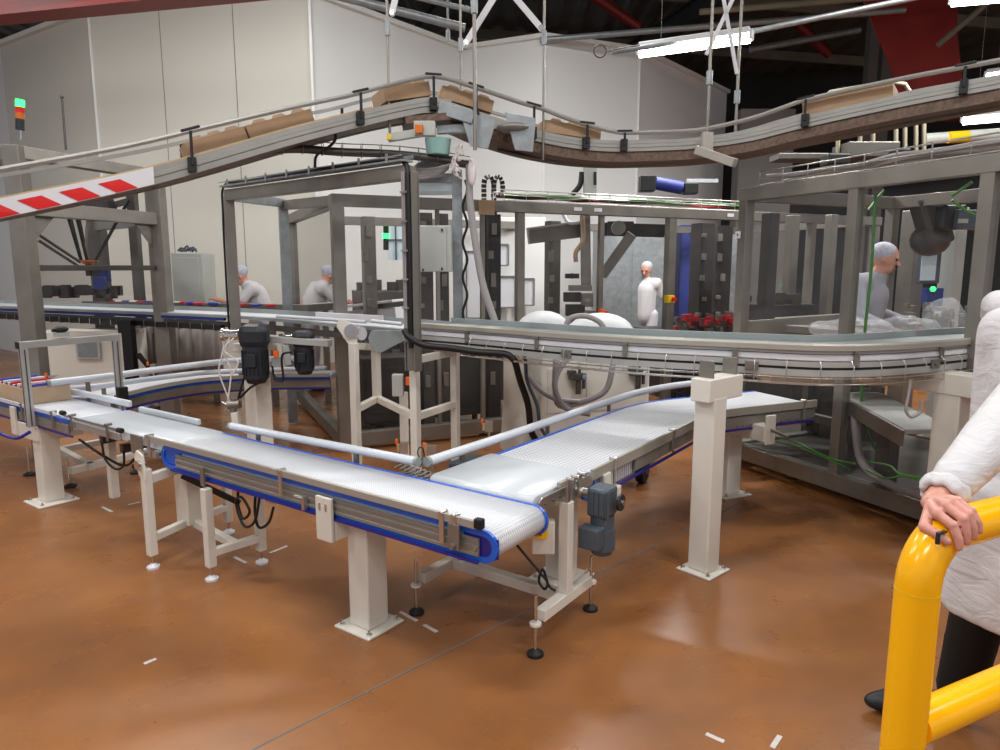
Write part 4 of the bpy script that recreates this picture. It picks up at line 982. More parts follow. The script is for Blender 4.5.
top_tray(a, b, .32, 'wire basket tray with pale cables on top of the near cage', 2.26, [('grey_hose', -.3, .02), ('white_pack', -.1, .02), ('grey_hose', .2, .025), ('white_plastic', .3, .012)])
a = C0+U*.7+VV*.9; b = C0+U*(fp_[-1])+VV*.9
top_tray(a, b, .25, 'second wire tray with black cables further back on the near cage roof', 2.30, [('black', -.3, .02), ('green_cable', -.1, .015), ('black', .2, .03)])
# things standing on top of the cage roofs
t = thing('blue_actuator', T(675, 186, 8.4), 'blue cylinder with black ends lying above the long cage', 'actuator')
m = MB(); m.cyl(T(655, 183, 8.4), T(682, 188, 8.4), .075); m.build('barrel', 'blue_cloth', t)
m = MB(); m.box(T(647, 184, 8.4), (.17, .16, .18), (WX, WY, Z)); m.box(T(690, 189, 8.4), (.16, .16, .12), (WX, WY, Z)); m.split('end_block', 'black', t, bevel=.01)
t = thing('lifting_column', T(590, 180, 7.9), 'pale vertical lifting column rising above the long cage under the overhead curve', 'column')
m = MB(); m.bar(T(590, 200, 7.9), T(590, 163, 7.9), .14, .10, WY); m.build('profile', 'grey_box', t, bevel=.006)
m = MB(); m.bar(T(595, 185, 7.8), T(595, 172, 7.8), .03, .03, WY); m.build('slot', 'black', t)
m = MB(); m.tube(cr([T(582, 172, 7.9), T(580, 185, 7.9), T(572, 195, 7.9)], 5), .03); m.build('strap', 'black', t)
slab(702, 181, 9.5, .42, .05, 'galv', 'pale flat bar standing above the right end of the long cage', 'bar', 'flat_bar')
t = thing('packing_machine', T(840, 158, 8), 'pale grey machine housing standing behind the near cage roof', 'machine')
m = MB(); m.box(T(865, 152, 8), (.55, .4, .16), (WX, WY, Z)); m.box(T(800, 158, 8.4), (.6, .3, .07), (WX, WY, Z)); m.split('housing', 'steel_dark', t, bevel=.01)
m = MB(); m.box(T(899, 160, 7.6), (.14, .2, .22), (WX, WY, Z)); m.box(T(835, 160, 7.6), (.24, .2, .12), (WX, WY, Z)); m.split('drive', 'black', t, bevel=.02)
# guard railing above (beige tubes)
t = thing('platform_railing', T(880, 140, 8.2), 'beige tubular platform railing behind the overhead conveyor at right', 'railing')
m = MB()
for k, px in enumerate((838, 860, 873, 896, 905, 916, 924)): m.tube([T(px, 170, 8.0), T(px, 122, 8.0)], .022, 8)
m.tube([T(825, 97, 8), T(830, 92, 8), T(890, 82, 8), T(905, 84, 8), T(912, 95, 8)], .022, 8)
m.tube([T(838, 122, 8), T(930, 118, 8)], .022, 8); m.build('rails', 'purlin', t)
m = MB(); m.cyl(T(925, 139, 9.5), T(1010, 133, 9.3), .07); m.build('pipe', 'grey_box', t)
m = MB(); m.cyl(T(948, 137.5, 9.4), T(972, 136, 9.4), .073); m.build('pipe_sleeve', 'yellow_plastic', t)
t = thing('indicator_lights', T(940, 157, 8), 'pair of small glowing green indicator lights above the near cage', 'indicator')
for px, py in ((937, 158), (942, 156.5)):
    m = MB(); m.ell(T(px, py, 6.5), .022); m.build('light', 'green_light', t)
m = MB(); m.box(T(940, 158, 6.6), (.16, .08, .08), (WX, WY, Z)); m.split('housing', 'black', t, bevel=.01)

# ---- inside the near cage
for i, (px, d, w, mt, lab) in enumerate([(908, 6.7, .16, 'steel', 'broad steel upright inside the near cage right of the worker'), (826, 7.2, .09, 'steel', 'thin steel upright seen through the left bay of the near cage'), (948, 6.4, .14, 'grey_box', 'pale machine upright inside the near cage beside the screen'), (766, 7.0, .12, 'dark_machine', 'dark machine upright just right of the near cage corner post'), (788, 7.3, .10, 'steel', 'slim steel upright in the left bay of the near cage')]):
    p = T(px, 300, d); t = thing('machine_upright', (p.x, p.y, 0), lab, 'machine'); m = MB(); m.box((p.x, p.y, 1.08), (w, w, 2.14), (U, VV, Z)); m.build('column', mt, t, bevel=.006)
    m = MB(); m.box(Vector((p.x, p.y, .03)), (w*1.6, w*1.6, .05), (U, VV, Z)); m.build('base', 'steel_dark', t)
t = thing('handling_robot', T(930, 220, 6.2), 'brown and black robot arm folded in the top of the near cage', 'robot')
m = MB(); m.box(T(946, 218, 6.1), (.20, .25, .20), (WX, WY, Z)); m.build('head', 'black', t, bevel=.02)
m = MB(); m.bar(T(952, 219, 6.0), T(986, 221, 6.0), .18, .15); m.build('forearm', 'motor', t, bevel=.01)
m = MB(); m.box(T(963, 221, 5.88), (.08, .01, .035), (WX, WY, Z)); m.build('label_plate', 'grey_box', t)
m = MB(); m.bar(T(924, 196, 6.2), T(938, 245, 6.2), .20, .22, WY); m.ell(T(930, 240, 6.2), (.16, .14, .14)); m.build('upper_arm', 'steel_dark', t, bevel=.03)
t = thing('control_screen', T(929, 265, 6.3), 'pale operator screen panel inside the near cage', 'screen')
m = MB(); m.box(T(929, 262, 6.3), (.17, .08, .38), (WX, WY, Z)); m.split('housing', 'motor', t, bevel=.01)
m = MB(); m.box(T(929, 261, 6.25), (.13, .01, .34), (WX, WY, Z)); m.build('display', 'screen', t)
m = MB(); m.box(T(932, 297, 6.3), (.14, .1, .16), (WX, WY, Z)); m.build('keypad_box', 'blue_cloth', t, bevel=.006)
t = thing('indicator_light', T(933, 289, 5.6), 'glowing green round indicator light inside the near cage', 'indicator')
m = MB(); m.ell(T(933, 289, 5.5), .02); m.build('light', 'green_light', t); m = MB(); m.cyl(T(933, 290, 5.55), T(933, 290, 5.7), .03); m.build('base', 'black', t)
m = MB(); 
m.tube(cr([C0+U*(fp_[1]+.08)+VV*.08+Z*2.1, C0+U*(fp_[1]+.09)+VV*.08+Z*1.6, C0+U*(fp_[1]+.08)+VV*.08+Z*1.1, C0+U*(fp_[1]+.1)+VV*.1+Z*.6, C0+U*(fp_[1]+.2)+VV*.2+Z*.3], 8), .010, 8)
tag(m.build('green_cable', 'green_cable'), 'thick green cable running down the middle post of the near cage', 'cable')
m = MB(); m.tube(cr([T(952, 196, 5.2), T(972, 182, 5.1)], 4), .011); m.tube(cr([T(952, 200, 5.2), T(968, 212, 5.2), T(984, 218, 5.2)], 5), .010); tag(m.build('green_cable', 'green_cable'), 'green cables crossing under the roof of the near cage', 'cable')
m = MB(); m.tube(cr([T(868, 210, 5.5), T(876, 200, 5.6), T(884, 190, 5.6)], 4), .010);  tag(m.build('green_cable', 'green_cable'), 'short green cable above the coated worker in the cage', 'cable')
# film hoods / transparent bags
for px, py, d, sx, sz, lab in ((852, 329, 5.2, .32, .08, 'crumpled clear plastic film heap in front of the coated worker'), (905, 327, 5.2, .24, .08, 'crumpled clear plastic film heap right of the coated worker'), (943, 318, 5.3, .13, .14, 'peaked clear plastic film cover beside the green light')):
    m = MB(); q = T(px, py, d); m.ell(q, (sx, .2, sz), 18, 10, (WX, WY, Z))
    o = m.build('plastic_film', 'clear_film'); tag(o, lab, 'plastic film')
    tx = bpy.data.textures.new('crumple', 'CLOUDS'); tx.noise_scale = .12
    sb_ = o.modifiers.new('s', 'SUBSURF'); sb_.levels = 2; sb_.render_levels = 2; dm = o.modifiers.new('d', 'DISPLACE'); dm.texture = tx; dm.strength = .07
t = thing('machine_bench', T(880, 335, 5.4), 'steel machine bench behind the curve inside the near cage', 'machine')
m = MB(); m.box(T(880, 335, 5.45)+Z*.0, (1.5, .4, .06), (U, VV, Z)); m.build('top', 'steel', t, bevel=.004)
m = MB()
for k in (-.65, 0, .65): q = T(880, 335, 5.45)+U*k; m.bar(Vector((q.x, q.y, .25)), Vector((q.x, q.y, q.z)), .06, .06)
m.split('leg', 'steel_dark', t)
m = MB()
for k in range(30):
    q = T(random.uniform(905, 975), random.uniform(306, 328), 5.6+random.uniform(-.15, .15)); m.box(q, (random.uniform(.02, .09), random.uniform(.02, .08), random.uniform(.02, .09)), (U, VV, Z))
tag(m.build('machine_clutter', 'steel', bevel=.003), 'small steel fittings on the bench inside the near cage', 'machine parts', kind='stuff')
floor_box(775, 7.4, .6, .5, 1.25, 'processing_machine', 'dark_machine', 'dark machine cabinet seen through the left bay of the near cage', 'machine', rot=(VV, -U, Z))
m = MB(); m.bar(T(745, 330, 6.2), T(860, 322, 6.0), .02, .16); m.bar(T(775, 320, 6.5), T(845, 316, 6.3), .3, .03); tag(m.build('side_guard', 'steel', bevel=.003), 'low steel guard board between the bays of the near cage', 'guard')
# low level inside the near cage: conveyor, hoses, green cables
t = thing('belt_conveyor', T(900, 400, 4.6), 'narrow inclined belt conveyor inside the lower near cage', 'conveyor')
a, b = T(858, 394, 5.0), T(930, 432, 4.1)
m = MB(); m.bar(a, b, .30, .03); m.build('belt', 'grey_box', t, bevel=.004)
l = Z.cross((b-a).normalized()).normalized()
for k in (-1, 1):
    m = MB(); m.bar(a+l*k*.16-Z*.04, b+l*k*.16-Z*.04, .02, .10); m.split('side_frame', 'steel', t, bevel=.003)
m = MB(); q = a.lerp(b, .5); m.bar(Vector((q.x, q.y, .2)), Vector((q.x, q.y, q.z-.08)), .10, .10); m.bar(Vector((a.x, a.y, .2)), Vector((a.x, a.y, a.z-.08)), .06, .06); m.split('leg', 'steel_dark', t)
for i, (px, py, d, sx) in enumerate([(800, 372, 5.6, .60), (880, 372, 4.9, .45)]):
    m = MB(); q = T(px, py, d); m.box(q, (sx, .35, .14), (WX, WY, Z)); o = m.build('cardboard_tray', 'card', bevel=.004); tag(o, ['brown cardboard tray under the upper conveyor left of the cage mid post', 'brown cardboard tray under the upper conveyor right of the cage mid post'][i], 'box')
m = MB(); m.tube(cr([T(855, 405, 4.75), T(856, 430, 4.7), T(862, 462, 4.65), T(885, 482, 4.4), T(925, 497, 3.95)], 8), .028, 10); tag(m.build('corrugated_hose', 'grey_hose'), 'thick pale grey hose lying along the lower edge of the near cage', 'hose')
for i, c in enumerate([[(770, 440), (800, 448), (835, 462), (850, 470)], [(765, 436), (790, 440), (830, 458), (856, 464)], [(866, 470), (885, 478), (905, 476), (930, 482)], [(870, 462), (890, 466), (900, 474), (925, 478)]]):
    m = MB(); m.tube(cr([T(x, y_, 5.3-.012*(x-770)) for x, y_ in c], 6), .006, 6)
    tag(m.build('green_cable', 'green_cable'), ['lower green cable in the floor tray left of the cage mid post', 'upper green cable in the floor tray left of the cage mid post', 'lower green cable in the floor tray right of the mid post', 'upper green cable in the floor tray right of the mid post'][i], 'cable')
m = MB(); q = C0+U*.9+VV*.85+Z*.16; m.box(q, (2.4, 1.5, .02), (U, VV, Z)); tag(m.build('floor_tray', 'steel_dark'), 'dark steel floor tray covering the bottom of the near cage', 'tray')
floor_box(850, 6.0, .5, .4, .62, 'processing_machine', 'dark_machine', 'low dark machine block inside the lower near cage', 'machine', rot=(U, VV, Z))
m = MB(); m.tube(cr([T(911, 380, 3.6), T(908, 398, 3.6), T(906, 410, 3.6), T(911, 417, 3.6), T(920, 412, 3.6), T(922, 400, 3.6)], 6), .008, 8); tag(m.build('cable_loop', 'grey_hose'), 'grey cable loop hanging beside the broad cream post', 'cable')

# ================================================================== white machine with hoses behind the curved conveyor
pa = G(512, 476); pb = G(655, 452)
t = thing('white_machine', (pa+pb)/2, 'cream rounded machine housing with pneumatic valves behind the curved conveyor', 'machine')
A_ = T(524, 400, 5.35); B_ = T(650, 400, 5.8); A_.z = B_.z = 0; dd = (B_-A_).normalized(); ll = Z.cross(dd); L = (B_-A_).length
m = MB(); mid = (A_+B_)/2+ll*.22
m.box(mid+Z*.60, (L, .44, .98), (dd, ll, Z)); m.split('housing', 'cream', t, bevel=.03)
m = MB(); m.prism([A_+Z*.12-dd*.03, A_+dd*.16+Z*.12, A_+dd*.16+Z*1.05, A_-dd*.02+Z*1.05, A_-dd*.05+Z*.98, A_+dd*.02+Z*.85], ll*.42); m.build('side_flank', 'cream', t, bevel=.01)
m = MB()
for k, (cx_, r, h) in enumerate(((.27, .25, .17), (.80, .30, .14))):
    m.ell(A_+dd*cx_+ll*.22+Z*1.07, (r, .24, h+.04), 20, 12, (dd, ll, Z))
m.build('domed_cover', 'film', t)
m = MB(); m.box(A_+dd*.30-ll*.005+Z*.66, (.20, .008, .36), (dd, ll, Z)); m.box(A_+dd*.75-ll*.005+Z*.72, (.40, .008, .5), (dd, ll, Z)); m.build('access_door', 'cream', t, bevel=.003)
for cx_ in (.44, 1.00):
    q = A_+dd*cx_-ll*.05+Z*.77
    m = MB(); m.box(q, (.13, .06, .05), (dd, ll, Z)); m.box(q-dd*.05+Z*.035, (.06, .05, .035), (dd, ll, Z)); m.cyl(q-Z*.03+dd*.01, q-Z*.14+dd*.01, .022, n=12); m.cyl(q-Z*.03+dd*.06, q-Z*.10+dd*.06, .014, n=12); m.cyl(q+Z*.02+dd*.02, q+Z*.06+dd*.02, .012, n=10); vb = m.build('valve_block', 'steel_dark', t, bevel=.003)
    m = MB(); m.cyl(q-ll*.03+dd*.04, q-ll*.045+dd*.04, .02); m.build('gauge', 'chrome', vb)
for k in (.06, L-.03):
    q = A_+dd*k; 
    m = MB(); q2 = q+Z*.085-ll*.03; m.cyl(q2-ll*.03, q2+ll*.03, .085, n=20); wh = m.build('wheel', 'rubber', t)
    m = MB(); m.cyl(q2-ll*.034, q2+ll*.034, .03, n=12); m.build('hub', 'steel_dark', wh)
m = MB(); m.tube(cr([T(556, 357, 5.2), T(555, 385, 5.15), T(559, 405, 5.1), T(578, 403, 5.1), T(604, 392, 5.1), T(612, 370, 5.1), T(614, 345, 5.15)], 8), .022, 10)
m.tube(cr([T(575, 352, 5.2), T(560, 368, 5.1), T(555, 388, 5.05), T(566, 408, 5.05), T(590, 414, 5.05)], 8), .022, 10)
tag(m.build('corrugated_hose', 'grey_hose'), 'thick grey corrugated hose looped over the front of the cream machine', 'hose')
m = MB(); m.tube(cr([T(527, 375, 5.15), T(540, 390, 5.1), T(556, 399, 5.05), T(580, 402, 5.1)], 8), .018, 10); tag(m.build('corrugated_hose', 'grey_hose'), 'grey hose crossing the cream machine lower left', 'hose')
m = MB(); m.tube(cr([T(500, 352, 4.75), T(513, 358, 4.8), T(520, 380, 4.85), T(528, 405, 4.9), T(531, 430, 4.95), T(537, 442, 5.0)], 8), .024, 10); tag(m.build('cable_bundle', 'black'), 'thick black cable bundle dropping in front of the cream machine', 'cable')
m = MB(); m.tube(cr([T(508, 353, 4.8), T(524, 356, 4.8), T(527, 380, 4.85), T(537, 405, 4.9), T(540, 425, 4.95), T(548, 440, 5.0)], 8), .013, 10); tag(m.build('cable_bundle', 'motor'), 'thinner dark grey cable dropping beside the thick black bundle', 'cable')
m = MB()
m.tube(cr([T(566, 325, 5.4), T(571, 318, 5.4), T(585, 316, 5.4), T(598, 321, 5.4), T(604, 328, 5.4)], 6), .022, 10)
tag(m.build('corrugated_hose', 'grey_hose'), 'grey hose arching over the domed covers above the upper conveyor', 'hose')
wq = G(642, 482); wq.z = .10; wdir = (WX*.45+WY*.9).normalized(); wl = Z.cross(wdir)
m = MB(); m.cyl(wq-wl*.03, wq+wl*.03, .10, n=24); wh = m.build('caster_wheel', 'rubber', t)
m = MB(); m.cyl(wq-wl*.035, wq+wl*.035, .035, n=16); m.build('hub', 'steel_dark', wh)
m = MB(); q = G(612, 480, .0); m.bar(Vector((wq.x, wq.y, .20))-WX*.02, Vector((q.x, q.y, .20)), .12, .16); m.bar(Vector((q.x, q.y, .22)), (A_+B_)/2+Z*.22+ll*.2, .14, .12); m.build('chassis_arm', 'cream', t, bevel=.01)
# sensors by the guide corner
for i, (px, py, d) in enumerate([(432, 452, 3.9), (404, 448, 4.2), (489, 427, 4.6), (52, 380, 5.6), (153, 368, 6.2)]):
    q = T(px, py, d); t = thing('photo_sensor', q, ['small sensor with steel bracket where the two guide tubes meet', 'small sensor bracket left of the guide tube corner', 'small sensor with orange plug beyond the corner of the guide tubes', 'small orange-topped sensor behind the cardboard tray', 'small orange-topped sensor on the rear curved conveyor'][i], 'sensor')
    m = MB(); m.box(q, (.05, .006, .07), (WX, WY, Z)); m.box(q+Z*.03+WY*.02, (.05, .04, .006), (WX, WY, Z)); m.bar(q-Z*.03, q-Z*.12, .012, .012); m.build('bracket', 'steel_bright', t)
    m = MB(); m.box(q-WX*.035, (.018, .02, .10 if i == 0 else .05), (WX, WY, Z)); m.build('sensor_body', 'card' if i < 3 else 'black', t, bevel=.003)
    m = MB(); m.box(q-WX*.045+Z*.04, (.014, .016, .035), (WX, WY, Z)); m.build('plug', 'orange', t, bevel=.003)
m = MB(); m.tube(cr([T(424, 462, 3.85), T(418, 455, 3.85), T(419, 448, 3.85), T(423, 449, 3.85), T(424, 458, 3.85), T(419, 468, 3.8), T(410, 472, 3.8)], 6), .0035, 6); tag(m.build('sensor_cable', 'black'), 'thin black looped sensor cable at the guide tube corner', 'cable')
m = MB()
for k in range(8):
    q = G(395+5*k, 468+1.6*k, .64); m.tube(cr([q, q+V(.04, .03, .02), q+V(.08, -.01, -.01), q+V(.1, .05, .0)], 4), .006, 6)
tag(m.build('tangled_cables', 'steel'), 'tangle of grey cables lying in the corner between the two belts', 'cables', kind='stuff')

# ================================================================== rear conveyors at left
def rear_conv(pts, w, z, lab, blue=True):
    path = cr(pts, 8); t = thing('belt_conveyor', path[len(path)//2], lab, 'conveyor')
    m = MB(); m.sweep(path, prof_rect(0, w, -.05, 0)); m.build('belt', 'white_plastic', t)
    m = MB(); m.sweep(path, prof_rect(-.014, 0, -.03, .004)); m.split('edge_strip', 'blue', t)
    m = MB(); m.sweep(path, prof_rect(-.016, 0, -.10, -.035)); m.split('side_frame', 'steel', t)
    m = MB(); m.sweep(path, prof_rect(-.018, .01, -.118, -.104)); m.build('return_strip', 'blue_dark', t)
    for q, d_ in along(path, .9, .4):
        m = MB(); l = Z.cross(d_); q2 = q+l*w*.4; m.box(Vector((q2.x, q2.y, (q.z-.12+.12)/2)), (.09, .09, q.z-.12-.12), (d_, l, Z)); lg = m.split('leg', 'cream', t, bevel=.004)[0]
        m = MB(); m.cyl(Vector((q2.x, q2.y, .001)), Vector((q2.x, q2.y, .12)), .012, n=8); m.cyl(Vector((q2.x, q2.y, .001)), Vector((q2.x, q2.y, .02)), .045); m.build('foot', 'rubber', lg)
    m = MB(); m.sweep(path, prof_rect(-.05, -.035, .0, .03))
    m.build('guide_rail', 'beige_rail', t)
    return path
rear_conv([G(110, 399, .65), G(150, 389, .65), G(200, 381, .65), G(260, 377, .65), G(330, 376, .65)], .35, .65, 'rear curved belt conveyor with blue edge strips behind the left camera frame')
gp = cr([G(50, 383, .80), G(110, 376, .80), G(170, 368, .80), G(232, 361, .80), G(300, 358, .80)], 8)
guide_tube(gp, .026, 'long white guide tube sweeping behind the rear curved conveyor', drop=.2, step=1.3)
guide_tube(cr([G(66, 389, .72), G(100, 386, .72), G(150, 379, .72), G(200, 373, .72), G(240, 371, .72), G(325, 368, .72)], 8), .022, 'second white guide tube on the near side of the rear curved conveyor', drop=.1, step=1.4)
# tray box with packets
t = thing('cardboard_tray', (-5.75, 2.14, .66), 'open cardboard tray of red, blue and cream packets on the left conveyor', 'box')
bx0, bx1, by0, by1, bz0, bz1 = -6.25, -5.26, 1.995, 2.30, .662, .785
bx1 = Vector(G(52, 402, .66)).x; bx0 = bx1-.62
m = MB(); th = .006
m.box(((bx0+bx1)/2, (by0+by1)/2, bz0+th/2), (bx1-bx0, by1-by0, th))
for yy in (by0, by1): m.box(((bx0+bx1)/2, yy, (bz0+bz1)/2), (bx1-bx0, th, bz1-bz0))
for xx in (bx0, bx1): m.box((xx, (by0+by1)/2, (bz0+bz1)/2), (th, by1-by0, bz1-bz0))
m.build('tray', 'card_light', t, bevel=.002)
k = 0
for i in range(15):
    x = bx0+.03+i*(bx1-bx0-.05)/14; col = ['red_pack', 'white_pack', 'blue_pack', 'white_pack'][i % 4]
    m = MB(); m.box((x, (by0+by1)/2, .745+.006*(i % 3)), (.026, .27, .095), (EX, EY, Vector((.25, 0, 1)).normalized())); o = m.build('packet', col, bevel=.005)
    c3 = {'red_pack': 'red', 'white_pack': 'cream', 'blue_pack': 'blue'}[col]
    tag(o, '%s flat packet standing in the row in the cardboard tray' % c3, 'packet', 'flat %s packets in the cardboard tray' % c3)
# aluminium camera frame
t = thing('camera_portal', (-5.4, 2.15, .6), 'aluminium profile portal with small black camera standing over the left conveyor', 'frame')
ln, lf = T(31, 427, 4.62), T(121, 406, 5.15)
topz = T(27, 348, 4.62).z
for q in (ln, lf):
    m = MB(); m.box(Vector((q.x, q.y, (topz+.56)/2)), (.045, .045, topz-.56)); po = m.build('upright', 'alu_light', t, bevel=.003)
    m = MB(); m.box(Vector((q.x, q.y, (topz+.56)/2))-EY*.0235, (.008, .002, topz-.58)); m.box(Vector((q.x, q.y, (topz+.56)/2))+EX*.0235, (.002, .008, topz-.58)); m.build('groove', 'steel_dark', po)
m = MB(); a, b = Vector((ln.x, ln.y, topz+.02)), Vector((lf.x, lf.y, topz+.02)); dfr = (b-a).normalized(); m.bar(a-dfr*.03, b+dfr*.02, .045, .045); m.build('crossbar', 'alu_light', t, bevel=.003)
m = MB(); m.bar(a-dfr*.036, a-dfr*.03, .045, .045); m.split('end_cap', 'black', t)
q = a.lerp(b, .40)+Z*.05; m = MB(); m.box(q, (.09, .05, .03), (dfr, Z.cross(dfr), Z)); m.build('camera_mount', 'grey_box', t, bevel=.004)
m = MB(); m.ell(q+Z*.035, (.05, .035, .024), 14, 8, (dfr, Z.cross(dfr), Z)); m.box(q+Z*.03-dfr*.04, (.03, .03, .02), (dfr, Z.cross(dfr), Z)); m.build('camera', 'black', t)
m = MB(); q = Vector((lf.x, lf.y, .69)); m.box(q+EX*.035, (.05, .07, .11)); m.build('clamp_block', 'black', t, bevel=.005)
m = MB(); m.tube(cr([T(-10, 428, 4.5), T(6, 436, 4.5), T(18, 438, 4.5), T(30, 432, 4.5)], 6), .011, 8); tag(m.build('air_hose', 'blue_dark'), 'purple-blue air hose curving below the left conveyor at the frame edge', 'hose')

# ================================================================== delta robot cell at far left
t = thing('robot_cell', T(100, 330, 7), 'tall steel robot cell frame at left with mid beams and glazing', 'safety cage')
def vpost(px, d, w, z0, z1, nm_='post', mt='steel'):
    p = T(px, 300, d); m = MB(); m.box(Vector((p.x, p.y, (z0+z1)/2)), (w, w, z1-z0), (WX, WY, Z)); m.build(nm_, mt, t, bevel=.004); return p
zt = T(30, 152, 6.2).z
p1 = vpost(30, 5.9, .135, 0.0, 2.60); p2 = vpost(163, 7.3, .15, 0, 2.58); p3 = vpost(103, 8.6, .16, 0, 2.6, mt='steel_dark'); p4 = vpost(140, 8.6, .10, 0, 2.5, mt='steel_dark')
p5 = vpost(-40, 7.5, .17, 0, 2.6)
zm = T(60, 217, 6.2).z
def hb(a, b, z, w, h, nm_='beam', mt='steel'):
    m = MB(); m.bar(Vector((a.x, a.y, z)), Vector((b.x, b.y, z)), w, h); m.build(nm_, mt, t, bevel=.004)
hb(p1, p2, 2.11, .12, .12, 'mid_beam'); hb(p1, p2, 2.55, .12, .10, 'top_beam', 'steel'); hb(p1, p5, 2.55, .12, .10, 'top_beam'); hb(p2, p3, 2.55, .1, .1, 'top_beam'); hb(p1, p5, 2.11, .12, .15, 'mid_beam'); hb(p2, p3, 2.12, .1, .12, 'mid_beam')
hb(p1, p2, 1.62, .04, .05, 'rail', 'steel_dark')
d12 = (p2-p1); d12.z = 0; d12.normalize()
for q, sgn in ((p1, 1), (p2, -1)):
    for zz_ in (2.10, ):
        m = MB(); a = Vector((q.x, q.y, zz_))+d12*sgn*.08; m.prism([a, a+d12*sgn*.26, a-Z*.28], Z.cross(d12)*.012); m.build('gusset', 'steel', t)
pane(Vector((p1.x, p1.y, 0)), Vector((p2.x, p2.y, 0)), 1.35, 2.08, t)
# robot
RC = T(92, 222, 7.2); RP = T(88, 262, 7.2)
t = thing('delta_robot', RC, 'delta picking robot with black rods hanging inside the robot cell', 'robot')
m = MB(); m.cyl(Vector((RC.x, RC.y, 2.20)), Vector((RC.x, RC.y, 2.34)), .24, .20, n=24); m.build('base', 'dark_machine', t)
for k in range(3):
    a = 2*PI*k/3+.5; rad = WX*math.cos(a)+WY*math.sin(a); tn = Z.cross(rad); e = RC+rad*.34; e.z = 2.30-.05*k
    m = MB(); m.bar(Vector((RC.x, RC.y, 2.22))+rad*.12, e, .05, .06); ar = m.build('upper_arm', 'steel_dark', t, bevel=.006)
    for s in (-1, 1):
        m = MB(); m.tube([e+tn*s*.045, RP+rad*.06+tn*s*.03], .015, 8); m.build('rod', 'black', ar)
m = MB(); m.cyl(RP, RP+Z*.02, .10, n=20); m.cyl(RP-Z*.02, RP, .05); m.build('tool_plate', 'amber', t)
m = MB(); m.cyl(RP-Z*.02, RP-Z*.14, .03); m.box(RP-Z*.10+WX*.09, (.08, .06, .10), (WX, WY, Z)); m.split('gripper', 'dark_machine', t, bevel=.004)
m = MB(); m.box(RP-Z*.14+WX*.16, (.10, .06, .12), (WX, WY, Z)); m.split('gripper_block', 'blue_cloth', t, bevel=.005)
m = MB(); m.tube(cr([Vector((RC.x, RC.y, 2.2)), RP+WX*.02+Z*.3, RP+Z*.02], 6), .022); m.build('center_tube', 'steel', t)
m = MB(); m.tube([T(36, 233, 6.6), T(80, 262, 7.0)], .015); m.tube([T(38, 240, 6.6), T(78, 266, 7.0)], .015); tag(m.build('strut_pair', 'steel_dark'), 'pair of thin dark struts slanting toward the delta robot', 'strut')
m = MB()
for k in range(22): m.box(T(46+3.4*k, 293-random.uniform(0, 3), 7.2+random.uniform(0, .2)), (random.uniform(.04, .10), .06, random.uniform(.04, .14)), (WX, WY, Z))
tag(m.build('machine_clutter', 'dark_machine', bevel=.004), 'dark fittings crowding the robot cell beneath the delta robot', 'machine parts', kind='stuff')
m = MB(); m.box(T(100, 283, 7.0), (.10, .07, .12), (WX, WY, Z)); tag(m.build('sensor_box', 'blue_cloth', bevel=.005), 'small blue box below the delta robot tool', 'box')
# cabinet, signal tower, antenna
t = thing('signal_tower', T(19, 138, 6.6), 'signal tower with lit green top on the robot cell at upper left', 'signal lamp')
m = MB(); m.cyl(T(20.5, 140, 6.6), T(20.5, 130, 6.6), .01); m.build('stem', 'chrome', t)
for y0, y1, mt in ((130, 119, 'motor_dark'), (119, 113, 'amber'), (113, 107, 'red'), (107, 100, 'green_light')):
    m = MB(); m.cyl(T(20, y0, 6.6), T(20, y1-.2, 6.6), .036, n=16); m.build({'motor_dark': 'base', 'amber': 'amber_light', 'red': 'red_light', 'green_light': 'green_light'}[mt], mt, t)
m = MB(); m.cyl(T(66, 150, 8), T(62, 98, 8), .012); m.ell(T(62, 97, 8), .02); tag(m.build('antenna_rod', 'steel_dark'), 'thin dark rod standing up above the robot cell', 'rod')
p = T(196, 300, 9.3); t = thing('wall_cabinet', (p.x, p.y, 0), 'pale blue-grey cabinet left of the white-capped worker', 'cabinet')
m = MB(); m.box((p.x, p.y, .9), (.40, .4, 1.82), (WX, WY, Z)); m.build('body', 'grey_box', t, bevel=.01)
m = MB(); m.box(Vector((p.x, p.y, .9))-WY*.205-WX*.02, (.34, .012, 1.7), (WX, WY, Z)); m.split('door', 'grey_box', t, bevel=.004)
m = MB()
for k in range(8): q = T(178+2*k, 252-random.uniform(0, 4), 9.3); m.tube(cr([q, q+V(.05, .02, .04), q+V(.1, 0, 0)], 3), .012, 5)
tag(m.build('tangled_cables', 'motor'), 'dark cable tangle on top of the pale cabinet', 'cables', kind='stuff')
# cream cabinet under the conveyor with small window, black panel, curtains
t = thing('machine_cabinet', T(95, 360, 7.4), 'cream machine cabinet with small grey window behind the camera frame', 'cabinet')
q = T(93, 360, 7.5); m = MB(); m.box(Vector((q.x, q.y, .52)), (.95, .5, .88), (WX, WY, Z)); m.build('body', 'cream', t, bevel=.01)
q = T(88, 350, 7.22); m = MB(); m.box(q, (.25, .012, .20), (WX, WY, Z)); m.build('window_frame', 'grey_box', t, bevel=.005); m = MB(); m.box(q-WY*.008, (.20, .008, .15), (WX, WY, Z)); m.build('window_pane', 'galv', t)
m = MB(); m.box(Vector((q.x, q.y, .04))+WY*.3, (.9, .45, .08), (WX, WY, Z)); m.build('plinth', 'steel_dark', t)
q = T(129, 358, 7.3); m = MB(); m.box(Vector((q.x, q.y, .58)), (.14, .1, 1.0), (WX, WY, Z)); m.box(Vector((q.x, q.y, .04)), (.16, .12, .08), (WX, WY, Z)); tag(m.build('black_post', 'black', bevel=.005), 'black slotted panel right of the cream machine cabinet', 'post')
m = MB(); pts_ = []; a, b = T(136, 340, 7.9), T(222, 340, 7.6); n = 40
